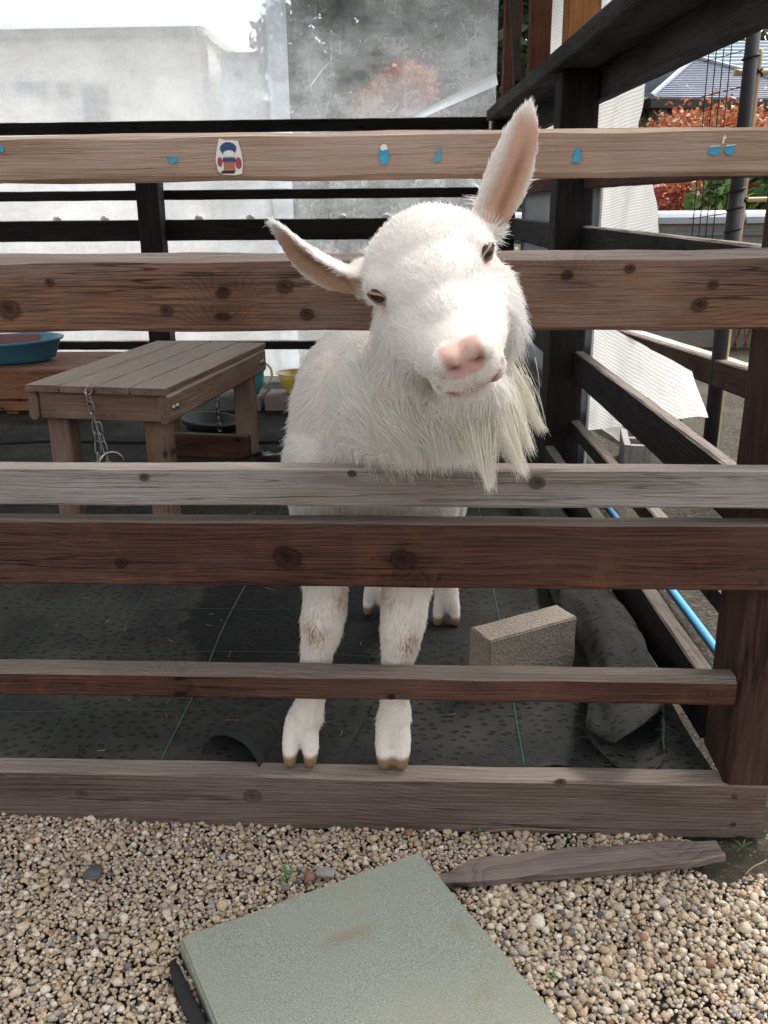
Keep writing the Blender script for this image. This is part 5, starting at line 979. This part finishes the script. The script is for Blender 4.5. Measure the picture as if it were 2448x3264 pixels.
# eyes set where the sockets are
gme.calc_loop_triangles(); nt3 = len(gme.loop_triangles); TRI = np.empty(nt3*3, np.int32); gme.loop_triangles.foreach_get('vertices', TRI); TRI = TRI.reshape(-1, 3)
bvh = BVHTree.FromPolygons([Vector(v) for v in GV], [tuple(t) for t in TRI])
IRIS = simple('goat_iris', (0.040, 0.020, 0.007), 0.12, 0.3, 300, 0, spec=0.3); PUP = simple('goat_pupil', (0.003, 0.003, 0.004), 0.3, 0, 10, 0, spec=0.15); LID = simple('goat_eyelid', (0.30, 0.20, 0.165), 0.5, 0.2, 120, 0.2)
EYES = []
for ex, ey, s in ((1204, 946, -1), (1552, 806, 1)):
    d = px_ray(ex, ey).normalized(); hit, nrm, _, _ = bvh.ray_cast(CAM, d)
    if hit is None: hit = HP(.0815*s, .02, 0); nrm = HL*s
    out = (nrm*0.7+HL*s*0.35+HM*0.35).normalized(); c = hit-out*0.0086*hk; rad = .0150*hk; EYES.append((c, out))
    e = MB().lathe([(rad*math.sin(a)+1e-5, rad*math.cos(a)) for a in np.linspace(0.001, math.pi-.001, 17)], 24).build('eye', IRIS, goat, c-GO, (0, 0, 0), True)
    hx = (HL-out*HL.dot(out)).normalized(); up_ = out.cross(hx); e.rotation_euler = Matrix((hx, up_, out)).transposed().to_euler(); e.scale = (1.0, 0.86, 1.0)
    rp = rad*1.012; P = [(rp*math.sin(qx)*math.cos(qy), rp*math.sin(qy), rp*math.cos(qx)*math.cos(qy)) for qx, qy in [(0.80*math.copysign(abs(math.cos(a))**.55, math.cos(a)), 0.52*math.copysign(abs(math.sin(a))**.55, math.sin(a))) for a in np.linspace(0, 2*math.pi, 25)[:-1]]]
    MB().add(P+[(0, 0, rp*1.004)], [(i, (i+1) % 24, 24) for i in range(24)]).build('pupil', PUP, e, smooth=True)
    MB().tube([(rad*1.02*math.cos(a), rad*(.74+.08*(math.sin(a) > 0))*math.sin(a), rad*(.58+.26*(1-abs(math.cos(a)))+.04)) for a in np.linspace(0, 2*math.pi, 29)[:-1]], .0019*hk, 8, closed=True).build('eyelid', LID, e, smooth=True)
# ---------------------------------------------------------------- fur as real strands
T0, T1, T2 = GV[TRI[:, 0]], GV[TRI[:, 1]], GV[TRI[:, 2]]; area = np.linalg.norm(np.cross(T1-T0, T2-T0), axis=1)/2; tt = vt[TRI[:, 0]]
gme.vertices.foreach_get('normal', (nb2 := np.empty(nv*3, np.float32))); VN = nb2.reshape(-1, 3).astype(float)
dens = np.array([1.0, 1.5, 2.6, 2.8, 2.6, 2.6, 2.6, 2.6, 1.9, 2.6])[tt]; cen = (T0+T1+T2)/3
tocam = ((A3(CAM)-cen)*VN[TRI[:, 0]]).sum(1) > -0.35*np.linalg.norm(A3(CAM)-cen, axis=1); dens = dens*np.where(tocam, 1.0, 0.35)
bald = np.maximum.reduce([pad, hoof.astype(float), np.clip(lip*1.5, 0, 1), np.clip(nost, 0, 1)]); dens = dens*np.clip(1.1-2.6*bald[TRI].mean(1), 0, 1)*(1-0.6*earin[TRI].mean(1))
NH = 190000; r_ = np.random.default_rng(3); ti = r_.choice(len(TRI), NH, p=area*dens/(area*dens).sum()); u1 = np.sqrt(r_.random(NH)); u2 = r_.random(NH); w0_, w1_, w2_ = 1-u1, u1*(1-u2), u1*u2
def bary(A): return A[TRI[ti, 0]]*w0_[:, None]+A[TRI[ti, 1]]*w1_[:, None]+A[TRI[ti, 2]]*w2_[:, None]
hp = bary(GV); hn = bary(VN); hn /= np.linalg.norm(hn, axis=1)[:, None]; ht = vt[TRI[ti, 0]]; hl = hloc(hp); hei = bary(earin[:, None])[:, 0]
dirs = np.zeros((NH, 3)); ln = np.zeros(NH); lift = np.zeros(NH); gb, gn = A3(HM), A3(UPV)
def setr(tg, d, l, lf): m_ = ht == TAGS.index(tg); dirs[m_] = d; ln[m_] = l; lift[m_] = lf
setr('body', (0.05, .75, -.62), .018, .12); setr('neck', (0.05, .15, -1), .019, .12); setr('leg', (0, .08, -1), .011, .15); setr('foot', (0, -.15, -1), .006, .10)
setr('head', tuple(-gb*.9-A3(HU)*0.05), .011, .18); setr('cheek', tuple(-gb*.55-A3(UU)*.75), .021, .16); setr('muzzle', tuple(-gb*.9+A3(HU)*.05), .011, .20); setr('jaw', tuple(-gb*.25-np.array([0, 0, 1.0])), .020, .18)
for tg, b, ax, Ln, op, sd, wd in EARS: setr(tg, tuple(A3(ax)), .009, .20)
# short hair round the nose and eyes, longer toward cheeks and throat; chest hair hangs
ln *= np.where(np.isin(ht, [TAGS.index('muzzle')]), .55+.9*sstep(.17, .05, hl[:, 1]), 1.0); ln *= np.where((ht == TAGS.index('body')) & (hp[:, 1] < .25), 1.3, 1.0)
for c, o in EYES: ln *= 1-.8*np.exp(-((hp-A3(c))**2).sum(1)/(.026**2))
ln *= np.where(ht == TAGS.index('head'), 1+0.5*sstep(.05, .09, np.abs(hl[:, 0])), 1.0); 
low = sstep(-.045, -.105, hl[:, 2])*sstep(.19, .10, hl[:, 1]); back = sstep(.02, -.05, hl[:, 1])*sstep(.0, -.05, hl[:, 2]); ln *= np.where(np.isin(ht, [TAGS.index('cheek'), TAGS.index('jaw'), TAGS.index('neck'), TAGS.index('muzzle')]), 1+1.4*np.maximum(low, .6*back)*sstep(-.25, -.12, hl[:, 1]), 1.0)
ln *= r_.uniform(.65, 1.25, NH)*(1-.35*hei)
dt = dirs-hn*(dirs*hn).sum(1)[:, None]; dt /= np.linalg.norm(dt, axis=1)[:, None]+1e-9
cl = np.stack([np.sin(hp @ np.array(q)*p) for q, p in (((1, .4, .9), 95), ((.3, 1, -.7), 110), ((-.8, .5, .6), 85))], 1)*.16   # tufts lean together
dv = dt*(1-lift[:, None])+hn*lift[:, None]+cl*.55+r_.normal(size=(NH, 3))*.15; dv /= np.linalg.norm(dv, axis=1)[:, None]
NP = 5; s_ = np.linspace(0, 1, NP); PT = np.empty((NH, NP, 3)); grav = np.array([0, 0, -1.0])
for k, s in enumerate(s_): PT[:, k] = hp-hn*.0015+dv*(ln*s)[:, None]+(dt*.45+grav*.25)*(ln*s*s*.55)[:, None]
tint = np.tile(np.array([.89, .875, .85]), (NH, 1)); 
def tb_(k, col):
    global tint
    k = np.clip(k, 0, 1)[:, None]; tint = tint*(1-k)+np.array(col)*k
tb_((ht == TAGS.index('neck'))*.45, (.86, .81, .74)); tb_((ht == TAGS.index('jaw'))*.5, (.88, .84, .77)); tb_((ht == TAGS.index('leg'))*.25, (.70, .64, .54)); tb_(hei*.6, (.60, .42, .32)); tb_(hei*bary(earstreak[:, None])[:, 0]*.7, (.34, .19, .11))
for kc, rr_ in (((-.200, .045, .405), (.020, .05, .038)), ((-.030, .045, .392), (.019, .05, .034)), ((-.160, .07, .465), (.025, .05, .03)), ((-.060, .07, .47), (.03, .05, .03))):
    tb_(np.exp(-(((hp-np.array(kc))/np.array(rr_))**2).sum(1))*(1.4 if kc[2] < .42 else .7), (.36, .205, .095))
tb_((ht == TAGS.index('foot'))*np.clip((.175-hp[:, 2])/.05, 0, 1)*.35, (.45, .33, .20)); 
stn = np.array([mnoise.noise(Vector((a*11, b*11, c*11))) for a, b, c in hp])
tb_(np.clip(stn*1.6, 0, 1)*np.isin(ht, [TAGS.index('neck'), TAGS.index('leg'), TAGS.index('body'), TAGS.index('foot')])*.45, (.82, .73, .60)); tint *= r_.uniform(.9, 1.06, (NH, 1))
for c, o in EYES: tb_(np.exp(-((hp-A3(c)-A3(HM)*.012)**2).sum(1)/(.020**2))*.55, (.66, .48, .40))
rad_h = np.where(np.isin(ht, [0, 1]), .00062, .00048)
# beard and throat locks: (root pixel, tip pixel in the measuring frame, depth of the tip, strands, root spread)
LOCKS = [((1036, 890), (1056, 1062), -.285, 300, .016), ((1070, 878), (1130, 1032), -.275, 260, .016), ((1100, 850), (1150, 985), -.26, 200, .014), ((1115, 830), (1174, 936), -.235, 260, .016), ((1052, 886), (1090, 960), -.28, 200, .014),
 ((1008, 892), (1030, 1000), -.25, 340, .018), ((975, 888), (1000, 1004), -.22, 400, .020), ((940, 870), (958, 1006), -.19, 460, .024), ((905, 850), (915, 1003), -.17, 460, .022), ((872, 836), (880, 1003), -.15, 440, .024), ((845, 815), (848, 985), -.13, 400, .024), ((825, 800), (815, 940), -.11, 240, .022), ((890, 905), (898, 1004), -.12, 320, .02), ((960, 920), (968, 1004), -.14, 320, .02), ((1015, 925), (1020, 1000), -.16, 240, .02), ((850, 900), (850, 990), -.10, 300, .02), ((820, 870), (815, 960), -.09, 240, .02)]
LP, LR, LT = [], [], []
for (rx, ry), (tx, ty), tY, n, sp_ in LOCKS:
    n = int(n*1.7)
    d = px_ray(rx*K, ry*K).normalized(); hit, nrm, _, _ = bvh.find_nearest(px_at(rx*K, ry*K, tY+.03))
    tip = px_at(tx*K, ty*K, tY); a = A3(hit)+r_.normal(size=(n, 3))*sp_*np.array([1, .6, .7]); fr = r_.uniform(.55, 1.0, n)[:, None]**.7; g1 = r_.normal(size=(n, 3))*np.array([.0048, .005, .004])*(1+max(0, sp_-.016)*120)
    e = A3(tip)+g1; e = a+(e-a)*fr; mid = (a+e)/2+np.array([0, -.012, .010])+r_.normal(size=(n, 3))*.003
    q = np.empty((n, 8, 3))
    for k, s in enumerate(np.linspace(0, 1, 8)): q[:, k] = a*((1-s)**2)+mid*(2*s*(1-s))+e*s*s+np.stack([.0022*np.sin(s*5+a[:, 0]*40), .002*np.cos(s*4+a[:, 2]*40), 0*a[:, 0]], 1)*s
    LP.append(q); cr_ = np.array([.91, .87, .81]) if tx < 1010 else np.array([.91, .845, .74]); LT.append(np.clip(cr_*r_.uniform(.85, 1.12, (n, 1)), 0, .9))
LP = np.concatenate(LP); LT = np.concatenate(LT)
FURM, nt_, out_ = newmat('goat_fur'); g_ = NG(nt_); at_ = g_.n('ShaderNodeAttribute', attribute_name='tint'); 
df = g_.n('ShaderNodeBsdfPrincipled'); g_.l(at_.outputs['Color'], df.inputs['Base Color']); df.inputs['Roughness'].default_value = .55; df.inputs['Specular IOR Level'].default_value = .2
tl = g_.n('ShaderNodeBsdfTranslucent'); g_.l(at_.outputs['Color'], tl.inputs[0]); mx = g_.n('ShaderNodeMixShader'); mx.inputs[0].default_value = .35; g_.l(df.outputs[0], mx.inputs[1]); g_.l(tl.outputs[0], mx.inputs[2]); g_.l(mx.outputs[0], out_.inputs[0])
def strands(name, P, rad, tnt, parent):
    n, m = P.shape[:2]; hc = bpy.data.hair_curves.new(name); hc.add_curves([m]*n); hc.points.foreach_set('position', (P-A3(GO)).astype(np.float32).ravel())
    ra = hc.attributes.get('radius') or hc.attributes.new('radius', 'FLOAT', 'POINT'); tp = np.linspace(1, .22, m); ra.data.foreach_set('value', (np.broadcast_to(rad, (n,))[:, None]*tp[None]).astype(np.float32).ravel())
    ta = hc.attributes.new('tint', 'FLOAT_COLOR', 'CURVE'); q = np.ones((n, 4), np.float32); q[:, :3] = tnt; ta.data.foreach_set('color', q.ravel()); hc.materials.append(FURM)
    o = bpy.data.objects.new(name, hc); COL.objects.link(o); o.parent = parent; return o
strands('fur', PT, rad_h, np.clip(tint, 0, .92), goat)
bd_ = strands('beard', LP, .00044, LT, goat); bd_['label'] = 'long cream beard and throat hair'
